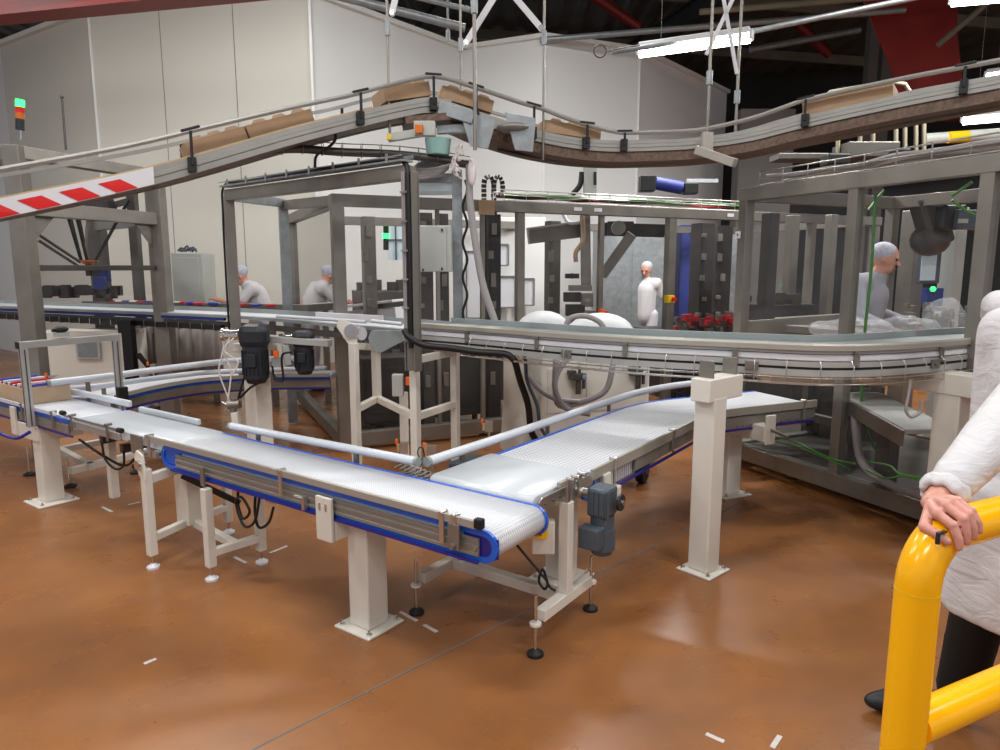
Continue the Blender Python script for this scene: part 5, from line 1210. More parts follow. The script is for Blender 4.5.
for i in range(n+1):
    q = a.lerp(b, i/n)+WY*(.04*math.sin(i*1.1)); pts_ += [Vector((q.x, q.y, .25)), Vector((q.x, q.y, .98))]
m.add(pts_, [(2*i, 2*i+2, 2*i+3, 2*i+1) for i in range(n)], True); o = m.build('strip_curtain', 'curtain'); sd = o.modifiers.new('s', 'SOLIDIFY'); sd.thickness = .01; tag(o, 'grey-brown hanging skirt under the straight upper conveyor', 'curtain')
m = MB(); m.bar(T(138, 354, 7.2), T(150, 368, 7.2), .04, .04); tag(m.build('handle_bar', 'black'), 'short black slanting bar in front of the grey skirt', 'bar')
# products on the far table
cols = ['red_pack', 'white_pack', 'blue_pack', 'white_pack', 'red_pack', 'blue_pack']
for i in range(24):
    px = 112+i*7.2; q = T(px, 296.5 if i < 14 else 297.5, 8.6-.006*(px-112)); q.z = 1.215
    if 222 < px < 236 or (px > 205 and i % 2): continue
    m = MB(); m.box(q, (.10, .07, .035), ((WX+WY*random.uniform(-.3, .3)).normalized(), WY, Z)); c = cols[i % 6]; c3 = {'red_pack': 'red', 'white_pack': 'white', 'blue_pack': 'blue'}[c]
    tag(m.build('packet', c, bevel=.01), 'small %s packet lying on the far packing table' % c3, 'packet', 'small %s packets on the far packing table' % c3)
t = thing('packing_table', T(200, 305, 8.4), 'long pale packing table with steel edge in front of the white-shirted workers', 'table')
a, b = T(100, 303, 8.8), T(335, 303, 7.9); a.z = b.z = 1.17
m = MB(); m.bar(a, b, .5, .05); m.build('top', 'white_plastic', t, bevel=.005)
dt = (b-a).normalized(); m = MB(); m.bar(a-Z.cross(dt)*.26+Z*.01, b-Z.cross(dt)*.26+Z*.01, .02, .08); m.build('edge', 'steel', t)
m = MB()
for k in range(5): q = a.lerp(b, k/4); m.bar(Vector((q.x, q.y, 0)), Vector((q.x, q.y, 1.15)), .07, .07)
m.split('leg', 'steel', t)

# ================================================================== overhead conveyor
OP = [T(-70, 232, 3.75), T(0, 217, 4.0), T(154, 183, 4.5), T(300, 141, 4.95), T(405, 115, 5.3), T(440, 112, 5.4), T(475, 122, 5.45), T(540, 142, 5.6), T(600, 151, 5.7), T(660, 150.5, 5.7), T(700, 148, 5.65), T(750, 141, 5.55), T(805, 127.5, 5.4), T(900, 107, 5.05), T(1000, 88, 4.75), T(1090, 70, 4.5)]
OC = cr(OP, 8)
t = thing('overhead_conveyor', OP[8], 'overhead chain conveyor climbing from left, bending at the peak and running right', 'conveyor')
WO = .40
def ov(sec, name, mt, path=OC, smooth=False):
    m = MB(); m.sweep(path, sec, smooth); return m.build(name, mt, t)
KL = min(range(len(OC)), key=lambda i: abs(PX(OC[i])[0]-452))
OL, ORt = OC[:KL+1], OC[KL:]
ov([(0, -.01), (.012, -.01), (.012, .03), (.022, .04), (.022, .05), (.012, .06), (.012, .098), (0, .098), (0, .065), (-.006, .058), (-.006, .035), (0, .03)], 'near_side_panel', 'alu', OL)
ov([(0, 0), (.012, 0), (.012, .085), (0, .085), (0, .058), (-.005, .054), (-.005, .030), (0, .026)], 'near_side_panel', 'alu', ORt)
ov(prof_rect(WO-.012, WO, -.02, .085), 'far_side_panel', 'alu')
ov(prof_rect(.014, WO-.014, -.01, .01), 'return_chain', 'rusty_chain', OL)
ov(prof_rect(.016, WO-.014, -.075, .005), 'return_chain', 'rusty_chain', ORt)
ov(prof_rect(.014, WO-.014, .055, .080), 'carrying_chain', 'rusty_chain')
ov(prof_rect(0.0, .014, .098, .108), 'top_wear_strip', 'pale_wood', OC[:30])
def rh(p):                                   # height of the hand-rail-like guides above the panel foot
    x = PX(p)[0]; T_ = [(-200, .25), (190, .25), (350, .21), (430, .235), (540, .24), (620, .135), (700, .13), (803, .19), (1000, .165), (1200, .165)]
    for (a, u), (b, v) in zip(T_[:-1], T_[1:]):
        if a <= x <= b: return u+(v-u)*(x-a)/(b-a)
    return .2
nr = [p+Z*rh(q) for p, q in zip(offset(OC, -.035), OC)]
m = MB(); m.sweep(nr, [(-.012, -.014), (.012, -.014), (.016, .0), (.012, .014), (-.012, .014), (-.016, .0)]); m.build('near_guide_rail', 'alu', t)
fr_ = [p+Z*rh(q) for p, q in zip(offset(OC, WO+.035), OC)]
m = MB(); m.sweep(fr_, prof_rect(-.01, .01, -.012, .012)); m.build('far_guide_rail', 'alu', t)
for px in (-20, 190, 354, 432, 476, 530, 588, 625, 803, 960):
    j = min(range(len(OC)), key=lambda i: abs(PX(OC[i])[0]-px)); q = OC[j]; dd = (OC[min(j+1, len(OC)-1)]-OC[max(j-1, 0)]).normalized(); l = Z.cross(dd).normalized(); h = rh(q)
    m = MB(); m.bar(q-l*.018+Z*.0, q-l*.018+Z*.09, .06, .05, dd); m.bar(q-l*.05+Z*.04, q-l*.05+Z*h, .018, .018, dd); m.bar(q-l*.04+Z*(h+.014)+dd*-.06, q-l*.04+Z*(h+.014)+dd*.06, .03, .016); m.build('rail_arm', 'rubber', t, bevel=.004)
    m = MB(); m.bar(q+l*(WO+.05)+Z*.03, q+l*(WO+.05)+Z*h, .018, .018, dd); m.build('rail_arm', 'rubber', t)
# hazard strip, raised red and white parallelograms on the near side at left
hp = OC[3:17]
A0, B0 = T(-70, 232, 3.75), OP[2]
ls = []
def hz(s, h):                                # point on the near face at distance s back from the strip end
    acc = 0; pth = [p for p in OC if PX(p)[0] <= 160][::-1]
    for a, b in zip(pth[:-1], pth[1:]):
        L = (b-a).length
        if acc+L >= s:
            p = a.lerp(b, (s-acc)/L); return p-Z.cross((a-b).normalized()).normalized()*.010+Z*h
        acc += L
    return pth[-1]+Z*h
m = MB(); n = 16
pl = [hz(1.42*k/n, -.008) for k in range(n+1)]; pu = [hz(1.42*k/n, .098) for k in range(n+1)]
m.add(pl+pu, [(i, i+1, n+2+i, n+1+i) for i in range(n)]); hs = m.build('hazard_strip', 'white_plastic', t)
sol = hs.modifiers.new('s', 'SOLIDIFY'); sol.thickness = .004; sol.offset = 0
s = .10
for k in range(6):
    a0, a1 = s, s+.125
    m = MB(); cc = Z.cross((OC[12]-OC[8]).normalized()).normalized()*-.004
    m.add([hz(a0, -.004)+cc, hz(a1, -.004)+cc, hz(a1+.10, .070)+cc, hz(a0+.10, .070)+cc], [(0, 1, 2, 3)]); o = m.build('red_stripe', 'red', hs); s3 = o.modifiers.new('s', 'SOLIDIFY'); s3.thickness = .002
    s += .215
# boxes on it
def ride(px0, px1, h, lab, up_=.088, flap=True, lat=.20, wd=.34):
    i0 = min(range(len(OC)), key=lambda i: abs(PX(OC[i])[0]-px0)); 
    def at(px):
        for a, b in zip(OC[:-1], OC[1:]):
            xa, xb = PX(a)[0], PX(b)[0]
            if xa <= px <= xb: return a.lerp(b, (px-xa)/(xb-xa))
        return OC[i0]
    a, b = at(px0), at(px1); dd = (b-a).normalized(); l = Z.cross(dd).normalized(); nn = dd.cross(l)
    c = (a+b)/2+l*lat+nn*(up_+h/2); L = (b-a).length
    t = thing('cardboard_tray', c-nn*h/2, lab, 'box')
    m = MB(); ax = (dd, l, nn); th = .006
    m.box(c-nn*(h/2-th/2), (L, wd, th), ax)
    for s in (-1, 1): m.box(c+l*(s*wd/2), (L, th, h), ax); m.box(c+dd*(s*L/2), (th, wd, h), ax)
    m.build('tray', 'card', t, bevel=.002)
    m = MB(); m.box(c+nn*(h/2-.01), (L-.02, wd-.02, .01), ax); m.build('lid_flap', 'card_light', t)
    m = MB()
    for s in (-.3, .0, .3): m.prism([c+dd*(s*L-.05)-l*(wd/2)+nn*h/2, c+dd*(s*L+.05)-l*(wd/2)+nn*h/2, c+dd*(s*L+.03)-l*(wd/2)+nn*(h/2+.02), c+dd*(s*L-.03)-l*(wd/2)+nn*(h/2+.02)], l*.006)
    m.build('tab', 'card_light', t)
ride(197, 256, .10, 'lower of two brown cardboard trays climbing the overhead conveyor at left', wd=.30)
ride(258, 322, .10, 'upper of two brown cardboard trays climbing the overhead conveyor at left', wd=.30)
ride(391, 436, .10, 'brown cardboard tray at the very peak of the overhead conveyor', up_=.12)
ride(438, 489, .09, 'brown cardboard tray just past the overhead conveyor peak', up_=.11)
ride(543, 600, .09, 'brown cardboard tray in the dip of the overhead conveyor under the hanging lamp')
ride(803, 893, .10, 'long brown cardboard tray on the overhead conveyor at right')
# underside hardware near peak
t = thing('overhead_drive', T(470, 135, 5.5), 'bent galvanised brackets and plates under the peak of the overhead conveyor', 'bracket')
m = MB(); m.prism([T(505, 112, 5.35), T(536, 118, 5.35), T(533, 152, 5.35), T(515, 150, 5.35)], WY*.02); m.prism([T(460, 112, 5.3), T(497, 118, 5.3), T(488, 149, 5.3), T(470, 146, 5.3)], WY*.015); m.bar(T(437, 130, 5.4), T(478, 128, 5.4), .06, .06); m.bar(T(440, 108, 5.35), T(474, 118, 5.3), .05, .09); m.build('plate', 'galv', t, bevel=.003)
m = MB(); m.ell(T(513, 128, 5.4), (.13, .12, .035), 16, 8); m.build('guard_dish', 'alu', t)
m = MB(); m.bar(T(404, 124, 5.4), T(468, 118, 5.5), .30, .05); m.build('belly_pan', 'rusty_chain', t)
t = thing('isolator_switch', T(410, 132, 5.2), 'slanted pale panel with orange rotary switch under the overhead peak', 'switch')
m = MB(); m.bar(T(388, 138, 5.2), T(432, 131, 5.2), .05, .055); m.build('channel', 'grey_box', t, bevel=.003)
m = MB(); m.box(T(425, 129, 5.15), (.15, .08, .10), (WX, WY, Z)); m.build('enclosure', 'grey_box', t, bevel=.006)
m = MB(); m.box(T(419, 129, 5.09), (.055, .03, .06), (WX, WY, Z)); m.build('rotary_switch', 'amber', t, bevel=.005)
m = MB(); m.box(T(389, 137, 5.15), (.035, .01, .035), (WX, WY, Z)); m.build('warning_label', 'yellow_plastic', t)
m = MB(); m.cyl(T(438, 139, 5.45), T(438, 155, 5.45), .10, .085, n=20); tag(m.build('drip_cup', 'teal_cup'), 'pale turquoise tub hanging under the overhead peak', 'tub')
# cable duct below the overhead conveyor
c = [T(150, 185, 4.75), T(215, 160, 4.95), T(262, 151, 5.1), T(300, 149, 5.2), T(340, 152, 5.3), T(390, 154, 5.4), T(430, 158, 5.45), T(470, 165, 5.5)]
t = thing('cable_run', c[2], 'grey cable run in wire loops hanging beneath the overhead conveyor at left', 'cable run')
m = MB(); m.tube(cr(c, 6), .030, 10); m.build('bundle', 'steel_dark', t)
m = MB(); m.tube([p+Z*.06 for p in cr(c[2:], 6)], .004, 6)
for q, dd in along(cr(c[2:], 6), .14): m.tube([q-Z.cross(dd)*.05+Z*.06, q-Z.cross(dd)*.05-Z*.03, q+Z.cross(dd)*.05-Z*.03, q+Z.cross(dd)*.05+Z*.06], .003, 5)
m.build('wire_loop', 'steel', t)
c = [T(497, 150, 5.7), T(530, 157, 5.8), T(570, 163, 5.9), T(612, 165, 5.95), T(655, 163, 5.9), T(705, 158, 5.8), T(760, 147, 5.7), T(850, 132, 5.4), T(935, 117, 5.1), T(1010, 103, 4.9)]
m = MB(); m.tube(cr(c, 6), .016, 8); tag(m.build('cable_run', 'steel_dark'), 'thin cable run following the underside of the overhead curve at right', 'cable run')
# hanger rods and V braces
RODS = [(390, 140, 5.3, .010, 0, 'leftmost thin steel hanger rod, just left of the peak tray'), (461, 90, 5.9, .010, 0, 'steel hanger rod directly behind the peak of the overhead conveyor'), (475, 150, 5.2, .013, 0, 'steel hanger rod in front of the overhead peak'), (543, 160, 5.6, .010, 0, 'steel hanger rod just right of the peak brackets'), (706, 158, 5.6, .012, 2, 'left steel hanger rod of the pair beneath the long lamp'), (735, 140, 6.0, .012, 2, 'right steel hanger rod of the pair beneath the long lamp'), (448, 45, 7.5, .012, 0, 'short rod with hook hanging from the roof behind the peak')]
for px, py, d, r, sl, lab in RODS:
    t = thing('hanger_rod', T(px, py, d), lab, 'hanger rod')
    a = T(px, py, d); b = Vector((a.x, a.y, HR))
    if px == 448: a = T(px, 38, d); b = Vector((a.x, a.y, HR))
    m = MB(); m.cyl(a, b, r, n=8); m.build('rod', 'steel', t)
    hy = {390: 28, 461: 45, 475: 6, 543: 38, 706: 78, 735: 97, 448: 36}[px]; zz_ = T(px, hy, d).z
    m = MB(); m.cyl(Vector((a.x, a.y, zz_-.05)), Vector((a.x, a.y, zz_+.05)), r*2, n=10); m.build('turnbuckle', 'galv', t)
for (a, b, d, lab) in [((392, 13), (402, -30), 5.35, 'white flat brace bar beside the leftmost hanger rod'), ((466, 43), (500, -12), 5.4, 'left arm of the white V brace at top centre'), ((541, 28), (507, -12), 5.5, 'right arm of the white V brace at top centre')]:
    t = thing('brace_bar', T(*a, d), lab, 'brace'); m = MB(); m.bar(T(*a, d), T(*b, d), .045, .012, WY); m.build('bar', 'white_plastic', t, bevel=.003)
    m = MB(); q = T(*a, d); m.cyl(q-WY*.02, q+WY*.02, .02, n=10); m.build('pin', 'chrome', t)
for (a, b, lab) in [((706, 55), (742, -20), 'white crossing brace bar leaning right beneath the long lamp rods'), ((737, 74), (722, -10), 'white crossing brace bar leaning left beneath the long lamp rods')]:
    m = MB(); m.bar(T(*a, 5.9), T(*b, 5.9), .03, .012, WY); tag(m.build('brace_bar', 'white_plastic', bevel=.003), lab, 'brace')
m = MB(); q = T(600, 51, 8.4); m.tube([q+WX*.07*math.cos(a*PI/8)+Z*.07*math.sin(a*PI/8) for a in range(17)], .008, 6); m.tube([q+WX*.07, T(640, 45, 8.3)], .008, 6); tag(m.build('pull_ring', 'steel_dark'), 'dark wire pull ring hanging at the left end of the lamp pipe', 'ring')
m = MB(); m.tube([T(612, 52, 8.5), T(760, 30, 8.2), T(905, 0, 8.0), T(960, -12, 8)], .03, 8); tag(m.build('lamp_pipe', 'galv'), 'long galvanised pipe carrying the fluorescent lamps', 'pipe')
m = MB(); m.tube([T(335, -5, 6.8), T(465, 28, 6.9)], .04, 8); m.tube([T(345, -20, 6.8), T(470, 10, 6.9)], .025, 8); tag(m.build('roof_pipe', 'galv'), 'pair of grey pipes along the top of the white wall left of centre', 'pipe')
# cross bracket at the right hanger pair
m = MB(); m.bar(T(697, 150, 5.45), T(735, 163, 5.2), .06, .06); m.box(T(707, 142, 5.5), (.08, .06, .14), (WX, WY, Z)); tag(m.build('hanger_bracket', 'beige_rail', bevel=.004), 'pale cross bracket under the overhead conveyor at the paired rods', 'bracket')

# ================================================================== yellow guard rail
t = thing('safety_railing', W(.905, 1.43, 0), 'bright yellow tubular guard rail with bent corner in the right foreground', 'guard rail')
r = .0445; base = W(.905, 1.43, 0); hr = W(math.cos(math.radians(26)), math.sin(math.radians(26)), 0); ztop = 1.052; R_ = .11
pts_ = [base+Z*.01, base+Z*(ztop-R_)]
for k in range(1, 11):
    a = PI/2*k/10; pts_.append(base+Z*(ztop-R_+R_*math.sin(a))+hr*(R_-R_*math.cos(a)))
pts_.append(base+Z*ztop+hr*1.3)
m = MB(); m.tube(pts_, r, 32); m.build('top_tube', 'yellow', t)
m = MB(); m.tube([base+Z*.60+hr*.03, base+Z*.60+hr*1.3], r*.98, 32); m.build('mid_tube', 'yellow', t)
m = MB(); q = base+Z*(ztop-R_-.012); m.tube([q-Z*.0016, q+Z*.0016], r+.0006, 32); m.build('weld_seam', 'yellow_plastic', t)
m = MB(); m.cyl(base, base+Z*.012, .11, n=24); m.build('base_flange', 'yellow', t)
m = MB(); m.tube([base+Z*.01+hr*1.3, base+Z*ztop+hr*1.3], r, 24); m.build('far_leg', 'yellow', t)

# ================================================================== people
def person(loc, face, lab, pose, shirt='shirt', trousers='trousers_white', coat=False, cap=True, sleeves='short', scale=1.0, fine=.014, hand_r=True, hand_l=True):
    """local frame: facing f, right r; joints given as offsets (right, forward, up)"""
    f = Vector((face.x, face.y, 0)).normalized(); r = f.cross(Z); loc = Vector(loc)
    def J(a, b, c): return loc+(r*a+f*b+Z*c)*scale
    P = dict(pel=(0, 0, .95), chest=(0, .0, 1.30), neck=(0, .01, 1.47), head=(0, .035, 1.62),
             lsh=(-.18, 0, 1.42), rsh=(.18, 0, 1.42), lel=(-.24, .02, 1.13), rel=(.24, .02, 1.13), lwr=(-.24, .14, .90), rwr=(.24, .14, .90),
             lhip=(-.09, 0, .93), rhip=(.09, 0, .93), lkn=(-.10, .02, .50), rkn=(.10, .02, .50), lan=(-.10, -.02, .09), ran=(.10, -.02, .09))
    P.update(pose); Q = {k: J(*v) for k, v in P.items() if k not in ('belly', 'look')}; Q['head'] = Q['head']-Z*.035*scale
    body = MB(); s = scale
    body.cap(Q['pel'], Q['chest'], .125*s, .135*s); body.cap(Q['lsh'].lerp(Q['chest'], .3), Q['rsh'].lerp(Q['chest'], .3), .085*s)
    body.cap(Q['chest'], Q['neck'], .09*s, .060*s); body.cap(Q['neck'], Q['head']-Z*.04*s, .060*s, .056*s)
    hf = (Q['head']-Q['neck']); tilt = hf.normalized()
    hfw = Vector(pose.get('look', (0, 1, 0))); hfw = (r*hfw.x+f*hfw.y+Z*hfw.z).normalized(); hr_ = hfw.cross(Z).normalized(); hu = hr_.cross(hfw)
    H = Q['head']
    body.ell(H+hu*.02*s, (.075*s, .095*s, .105*s), 16, 12, (hr_, hfw, hu)); body.ell(H-hu*.055*s+hfw*.025*s, (.052*s, .06*s, .055*s), 12, 8, (hr_, hfw, hu))
    body.cap(H+hfw*.093*s+hu*.015*s, H+hfw*.112*s-hu*.02*s, .009*s, .014*s)
    for q in (-1, 1): body.ell(H+hr_*(q*.078*s)-hu*.0, (.010*s, .018*s, .030*s), 8, 6, (hr_, hfw, hu)); body.ell(H+hfw*.088*s+hr_*(q*.03*s)+hu*.035*s, (.02*s, .008*s, .008*s), 8, 6, (hr_, hfw, hu))
    for sd in ('l', 'r'):
        body.cap(Q[sd+'sh'], Q[sd+'el'], .048*s, .038*s); body.cap(Q[sd+'el'], Q[sd+'wr'], .040*s, .027*s)
        body.cap(Q[sd+'hip'], Q[sd+'kn'], .085*s, .055*s); body.cap(Q[sd+'kn'], Q[sd+'an'], .055*s, .038*s)
        body.cap(Q[sd+'an'], Q[sd+'an']+f*.16*s-Z*.05*s, .036*s, .028*s)
        if (sd == 'l' and hand_l) or (sd == 'r' and hand_r):
            hd = (Q[sd+'wr']-Q[sd+'el']).normalized(); sx = hd.cross(Z if abs(hd.z) < .95 else f).normalized(); hn = sx.cross(hd); w0 = Q[sd+'wr']
            body.cap(w0, w0+hd*.075*s, .026*s, .030*s)
            for k in range(4):
                b0 = w0+hd*.08*s+sx*((k-1.5)*.019*s); le = (.035, .042, .04, .032)[k]*s
                body.cap(b0, b0+hd*le+hn*-.008*s, .0095*s); body.cap(b0+hd*le-hn*.008*s, b0+hd*le*1.6-hn*.028*s, .009*s, .0075*s)
            inw = -1 if sd == 'r' else 1; th = sx*(1 if sx.dot(r)*inw > 0 else -1)
            body.cap(w0+hd*.03*s, w0+hd*.055*s+th*.04*s, .013*s, .011*s); body.cap(w0+hd*.055*s+th*.04*s, w0+hd*.085*s+th*.045*s-hn*.01*s, .011*s, .009*s)
    o = body.build('person', 'skin', remesh=fine*.62, smooth_it=3)
    tag(o, lab, 'person'); base_ = ORG[o]
    # face
    for q in (-1, 1):
        m = MB(); m.ell(H+hfw*.088*s+hr_*(q*.030*s)+hu*.018*s, .011*s); m.build('eye', 'eye', o)
    m = MB(); m.ell(H+hfw*.090*s-hu*.055*s, (.024*s, .008*s, .008*s), 10, 6, (hr_, hfw, hu)); m.build('mouth', 'lip', o)
    if cap:
        m = MB(); m.ell(H+hu*.052*s-hfw*.024*s, (.088*s, .100*s, .084*s), 18, 12, (hr_, hfw, hu)); hn_ = m.build('hairnet', 'hairnet', o)
    # clothes
    m = MB()
    m.cap(Q['pel']-Z*.02*s, Q['chest'], .145*s, .155*s); m.cap(Q['lsh'].lerp(Q['chest'], .25), Q['rsh'].lerp(Q['chest'], .25), .100*s); m.cap(Q['chest'], Q['neck']-Z*.02*s, .12*s, .075*s)
    if pose.get('belly'): m.ell(J(0, pose['belly'], 1.08), (.16*s, .13*s, .17*s))
    for sd in ('l', 'r'):
        if sleeves == 'short': m.cap(Q[sd+'sh'], Q[sd+'sh'].lerp(Q[sd+'el'], .75), .066*s, .062*s)
        else: m.cap(Q[sd+'sh'], Q[sd+'el'], .074*s, .066*s); m.cap(Q[sd+'el'], Q[sd+'el'].lerp(Q[sd+'wr'], .88), .066*s, .050*s)
    if coat:
        for k in (-1, 1): m.cap(Q['pel'], J(k*.08, 0, .62), .16*s, .15*s)
        m.cap(J(-.08, 0, .62), J(.08, 0, .62), .15*s)
    m.build('coat' if coat else 'shirt', shirt, o, remesh=fine, smooth_it=4)
    m = MB()
    m.cap(Q['pel']-Z*.03*s, Q['pel']+Z*.02*s, .142*s)
    for sd in ('l', 'r'): m.cap(Q[sd+'hip'], Q[sd+'kn'], .100*s, .072*s); m.cap(Q[sd+'kn'], Q[sd+'an']+Z*.02*s, .070*s, .062*s)
    m.build('trousers', trousers, o, remesh=fine, smooth_it=4)
    for sd in ('l', 'r'):
        a = Q[sd+'an']; m = MB(); m.cap(Vector((a.x, a.y, a.z-.03*s)), Vector((a.x, a.y, a.z-.045*s))+f*.17*s, .050*s, .042*s); m.build('shoe', 'shoe', o, remesh=.01, smooth_it=3)
    return o
def stand_at(px, d): p = T(px, 300, d); p.z = 0; return p
person(stand_at(264, 9.0), -WX*.9-WY*.3, 'person in white short-sleeved shirt and hairnet bending over the table at left', dict(chest=(0, .10, 1.27), neck=(0, .2, 1.43), head=(0, .27, 1.55), lsh=(-.18, .14, 1.38), rsh=(.18, .14, 1.38), lel=(-.22, .30, 1.16), rel=(.24, -.02, 1.14), lwr=(-.18, .5, 1.22), rwr=(.22, .12, .98), look=(0, .9, -.4)))
person(stand_at(313, 8.7), WX*.9-WY*.35, 'person in white shirt and hairnet leaning forward behind the clear cage panel', dict(rel=(.24, .16, 1.2), rwr=(.18, .34, 1.38), lel=(-.24, .14, 1.18), lwr=(-.16, .36, 1.2), chest=(0, .03, 1.28), neck=(0, .06, 1.44), head=(0, .10, 1.58), look=(0, 1, -.2)))
person(stand_at(646, 10.4), -WY*1-WX*.45, 'person in white T-shirt and hairnet standing beyond the long cage beside blue cabinet', dict( lsh=(-.16, 0, 1.41), rsh=(.16, 0, 1.41), lel=(-.21, -.10, 1.15), lwr=(-.10, -.17, 1.0), rel=(.21, -.10, 1.15), rwr=(.10, -.17, 1.0), look=(.1, 1, -.35)))
person(stand_at(860, 6.15), WX*.75-WY*.6, 'person in grey-white coat and hairnet with lowered mask inside the near cage', dict(chest=(0, .06, 1.3), neck=(0, .11, 1.47), head=(0, .16, 1.63), lel=(-.26, .1, 1.14), lwr=(-.18, .33, 1.08), rel=(.28, .05, 1.14), rwr=(.22, .28, 1.05), look=(0, 1, -.25)), shirt='grey_coat', coat=True, sleeves='long', scale=1.06)
person(W(2.44, 3.25, 0), -WY*.9+WX*.3, 'person in white coat mostly outside the right edge, only a shoulder showing', dict(rel=(.30, .10, 1.44), rsh=(.18, 0, 1.45), lel=(-.27, .05, 1.2), rwr=(.13, .26, 1.60)), shirt='coat', coat=True, sleeves='long')

# --- foreground person holding the rail
face = (-WX*.75-WY*.66).normalized(); f = face; rr_ = f.cross(Z)
ploc = W(1.71, 2.10, 0)
hand_c = base+Z*(ztop+r)+hr*.074                    # on top of the rail just after the bend
nC = W(math.sin(math.radians(26)), -math.cos(math.radians(26)), 0)   # towards the camera
wrist = hand_c-Z*.012-nC*.066+hr*.066
elb = T(1040, 385, 1.86); sho = W(1.80, 1.96, 1.42)
B = MB(); s = 1.0
pel = ploc+Z*.95; che = ploc+Z*1.30+f*.02; nek = ploc+Z*1.47; hed = ploc+Z*1.62+f*.05
rsh = ploc-(rr_*-.0)+Z*1.42
lsh = sho; osh = ploc+(ploc-Vector((sho.x, sho.y, 0)))*1.0+Z*1.42
B.cap(pel, che, .125, .135); B.cap(lsh.lerp(che, .3), osh.lerp(che, .3), .085); B.cap(che, nek, .09, .055); B.cap(nek, hed-Z*.04, .055, .05)
B.ell(hed+Z*.02, (.075, .095, .105), 16, 12, (rr_, f, Z)); B.ell(hed-Z*.055+f*.025, (.052, .06, .055), 12, 8, (rr_, f, Z)); B.cap(hed+f*.093+Z*.015, hed+f*.112-Z*.02, .009, .014)
for q in (-1, 1): B.ell(hed+rr_*(q*.078), (.010, .018, .030), 8, 6, (rr_, f, Z))
B.cap(lsh, elb, .050, .040); B.cap(elb, wrist-(wrist-elb).normalized()*.01, .042, .030)
oel = osh+V(0, 0, -.30)+f*.02; owr = oel+V(0, 0, -.22)+f*.12
B.cap(osh, oel, .050, .040); B.cap(oel, owr, .04, .028); B.cap(owr, owr-Z*.08+f*.03, .028, .03)
for k in range(4): q = owr-Z*.09+f*.03+rr_*((k-1.5)*.019); B.cap(q, q-Z*.045, .009); B.cap(q-Z*.045, q-Z*.07-f*.015, .009, .0075)
B.cap(owr-Z*.02, owr-Z*.06+f*.05, .012, .011)
shoe_p = G(884, 712); shoe2 = G(965, 745)
sh1 = W(1.31, 2.37, .09); sh2 = W(1.50, 1.90, .09)
hipL = pel+V(0, 0, -.03)-rr_*-.09; hipR = pel+V(0, 0, -.03)+rr_*-.09
for hp_, an in ((hipL, W(1.66, 2.33, .09)), (hipR, W(1.70, 2.05, .09))):
    kn = (hp_+an)/2+f*.04; B.cap(hp_, kn, .085, .055); B.cap(kn, an, .055, .04)
me_ = B.build('person', 'skin', remesh=.010, smooth_it=3)
tag(me_, 'person in white disposable coat leaning from the right edge and gripping the yellow rail', 'person')
# the gripping hand (one surface with wrist), finer
Hh = MB()
axc = hand_c-Z*r
def rnd(off_, th, R0):                      # a point around the tube: along it, angle from the top towards the viewer, radius
    x = .074+off_; drop = (R_-math.sqrt(max(0, R_*R_-(.11-x)**2)))*.8 if x < .11 else 0
    a = math.radians(th); return axc+hr*off_+nC*(R0*math.sin(a))+Z*(R0*math.cos(a)-drop)
Hh.cap(wrist-(wrist-elb).normalized()*.06, wrist, .028, .027)
Lk = [-.036, -.0125, .0105, .0320]
for i, off_ in enumerate(Lk):
    rad = (.0104, .0108, .0103, .0090)[i]; R0 = (.0695, .0725, .0705, .0660)[i]
    mcp = rnd(off_, 4, R0-.003); pip = rnd(off_, (36, 40, 38, 34)[i], R0-.005); dip = rnd(off_+.001, (62, 66, 65, 60)[i], .0575); tip = rnd(off_+.002, (82, 85, 84, 78)[i], .0545)
    Hh.cap(wrist+hr*(-.020+.012*i)+Z*.004, mcp, .018, .0120)
    Hh.cap(mcp, pip, rad*1.06, rad*.98); Hh.cap(pip, dip, rad, rad*.92); Hh.cap(dip, tip, rad*.92, rad*.82)
    Hh.ell(mcp, rad*1.25); Hh.ell(pip, rad*1.10)
    Hh.cap(wrist.lerp(mcp, .55), mcp, .015, .012)
tb = wrist-hr*.036+nC*.02+Z*.010; t1 = rnd(-.060, -6, .061); t2 = rnd(-.060, 24, .059); t3 = rnd(-.056, 46, .057)
Hh.cap(wrist, tb, .022, .018); Hh.cap(tb, t1, .017, .0125); Hh.cap(t1, t2, .0120, .0108); Hh.cap(t2, t3, .0108, .0092)
hn_ = Hh.build('left_hand', 'skin_hand', me_, remesh=.0024, smooth_it=3)
# something small and dark held between thumb and finger
m = MB(); q = t2+nC*.012+hr*-.004; m.box(q-Z*.0-hr*.016, (.006, .008, .026), (hr, nC, Z)); m.box(q+Z*.011-hr*.004, (.028, .008, .005), (hr, nC, Z)); tag(m.build('metal_clip', 'motor_dark', bevel=.0015), 'small dark metal clip held by the thumb on the yellow rail', 'clip')
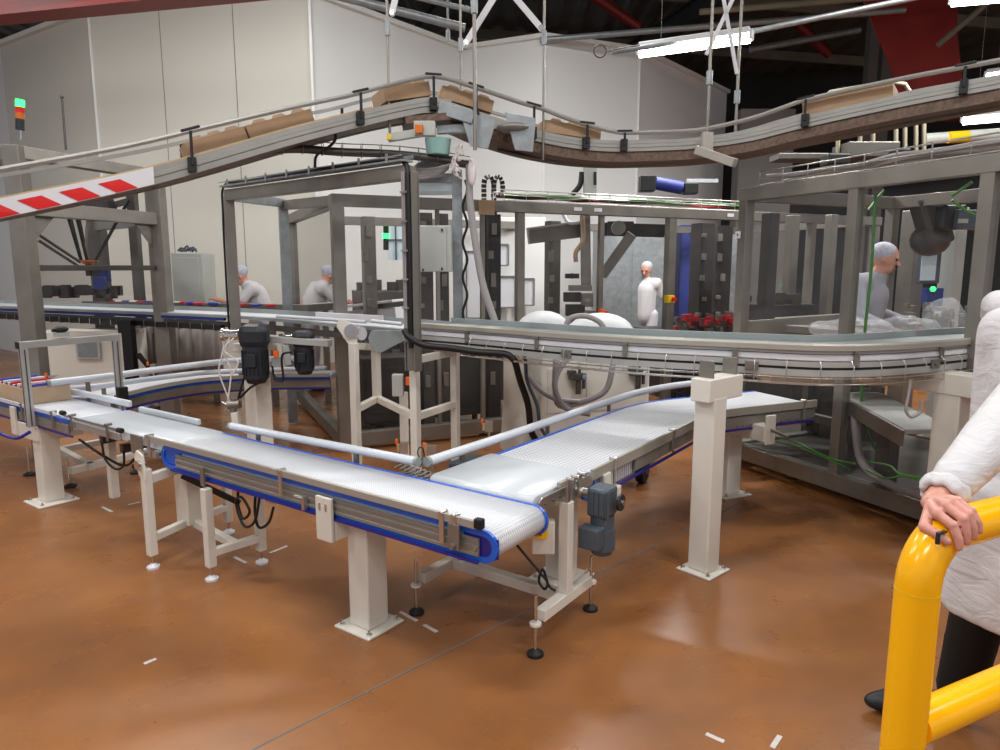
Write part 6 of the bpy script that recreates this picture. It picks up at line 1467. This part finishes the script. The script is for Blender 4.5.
# coat: body, sleeves, cuff
m = MB()
m.cap(pel, che, .19, .19); m.cap(lsh.lerp(che, .2), osh.lerp(che, .2), .11); m.cap(che, nek, .13, .08)
hemc = W(1.66, 2.04, 0)
m.cap(pel, hemc+Z*.84, .18, .19)
m.prism([hemc+Z*.55+(WX*math.cos(a)*(.255+.012*math.sin(5*a))+WY*math.sin(a)*.22) for a in [k*PI/14 for k in range(28)]], Z*.42+WX*.03)
m.cap(osh, oel, .08, .07); m.cap(oel, owr, .07, .06)
ct_ = m.build('coat', 'coat', me_, remesh=.014, smooth_it=10)
m = MB(); cu = wrist+(elb-wrist).normalized()*.035
m.cap(lsh, elb, .095, .078); m.cap(elb, elb.lerp(wrist, .5), .078, .066); m.cap(elb.lerp(wrist, .5), elb.lerp(wrist, .84), .066, .050)
for i in range(9):
    q = elb.lerp(wrist, .05+.09*i); m.ell(q+V(random.uniform(-.01, .01), random.uniform(-.01, .01), random.uniform(-.012, .012)), (.068-.002*i, .064-.002*i, .030), 12, 8, (WX, WY, (WX*.2+Z).normalized()))
sl = m.build('sleeve', 'coat', me_, remesh=.009, smooth_it=5)
m = MB(); ax_ = (elb-wrist).normalized(); a1 = ax_.cross(Z).normalized(); a2 = ax_.cross(a1)
c = [cu+a1*(.041*math.cos(k*PI/9))+a2*(.037*math.sin(k*PI/9))+ax_*(.006*math.sin(k*2.3)) for k in range(19)]
m.tube(c, .010, 10); c2 = [p+ax_*.016+(p-cu)*.12 for p in c]; m.tube(c2, .011, 10)
m.build('cuff', 'coat', me_, remesh=.005, smooth_it=4)
m = MB(); m.cap(pel-Z*.05, pel, .15)
for hp_, an in ((hipL, W(1.66, 2.33, .09)), (hipR, W(1.70, 2.05, .09))):
    kn = (hp_+an)/2+f*.04; m.cap(hp_, kn, .11, .085); m.cap(kn, an+Z*.03, .085, .075)
m.build('trousers', 'trousers_black', me_, remesh=.013, smooth_it=5)
for an, dd in ((W(1.66, 2.33, .05), (-WX*.75+WY*.1).normalized()), (W(1.70, 2.05, .05), (-WX*.8-WY*.5).normalized())):
    m = MB(); m.cap(an, an+dd*.22-Z*.002, .052, .048); m.ell(an+dd*.17-Z*.006, (.155, .054, .048), 14, 8, (dd, Z.cross(dd), Z)); m.build('shoe', 'shoe', me_, remesh=.008, smooth_it=3)
for q in (-1, 1):
    m = MB(); m.ell(hed+f*.088+rr_*(q*.03)+Z*.018, .011); m.build('eye', 'eye', me_)
m = MB(); m.ell(hed+Z*.045-f*.012, (.092, .108, .10), 18, 12, (rr_, f, Z)); m.build('hairnet', 'hairnet', me_)
m = MB(); m.ell(hed+f*.09-Z*.055, (.024, .008, .008), 10, 6, (rr_, f, Z)); m.build('mouth', 'lip', me_)

# ================================================================== camera, world, output look
cam = bpy.data.cameras.new('camera'); co = bpy.data.objects.new('camera', cam); COL.objects.link(co)
cam.sensor_width = 36; cam.sensor_fit = 'HORIZONTAL'; cam.lens = 36*F/1000; cam.clip_start = .05; cam.clip_end = 200
co.location = (0, 0, CAMH); co.rotation_euler = (PI/2-PITCH, 0, YAW)
S.camera = co
w = bpy.data.worlds.new('World'); S.world = w; w.use_nodes = True
w.node_tree.nodes['Background'].inputs[0].default_value = (.86, .90, 1.0, 1); w.node_tree.nodes['Background'].inputs[1].default_value = .45
vs = S.view_settings; S.display_settings.display_device = 'sRGB'; vs.view_transform = 'Standard'; vs.look = 'None'; vs.gamma = 1.0; vs.exposure = 0.03; vs.use_curve_mapping = False
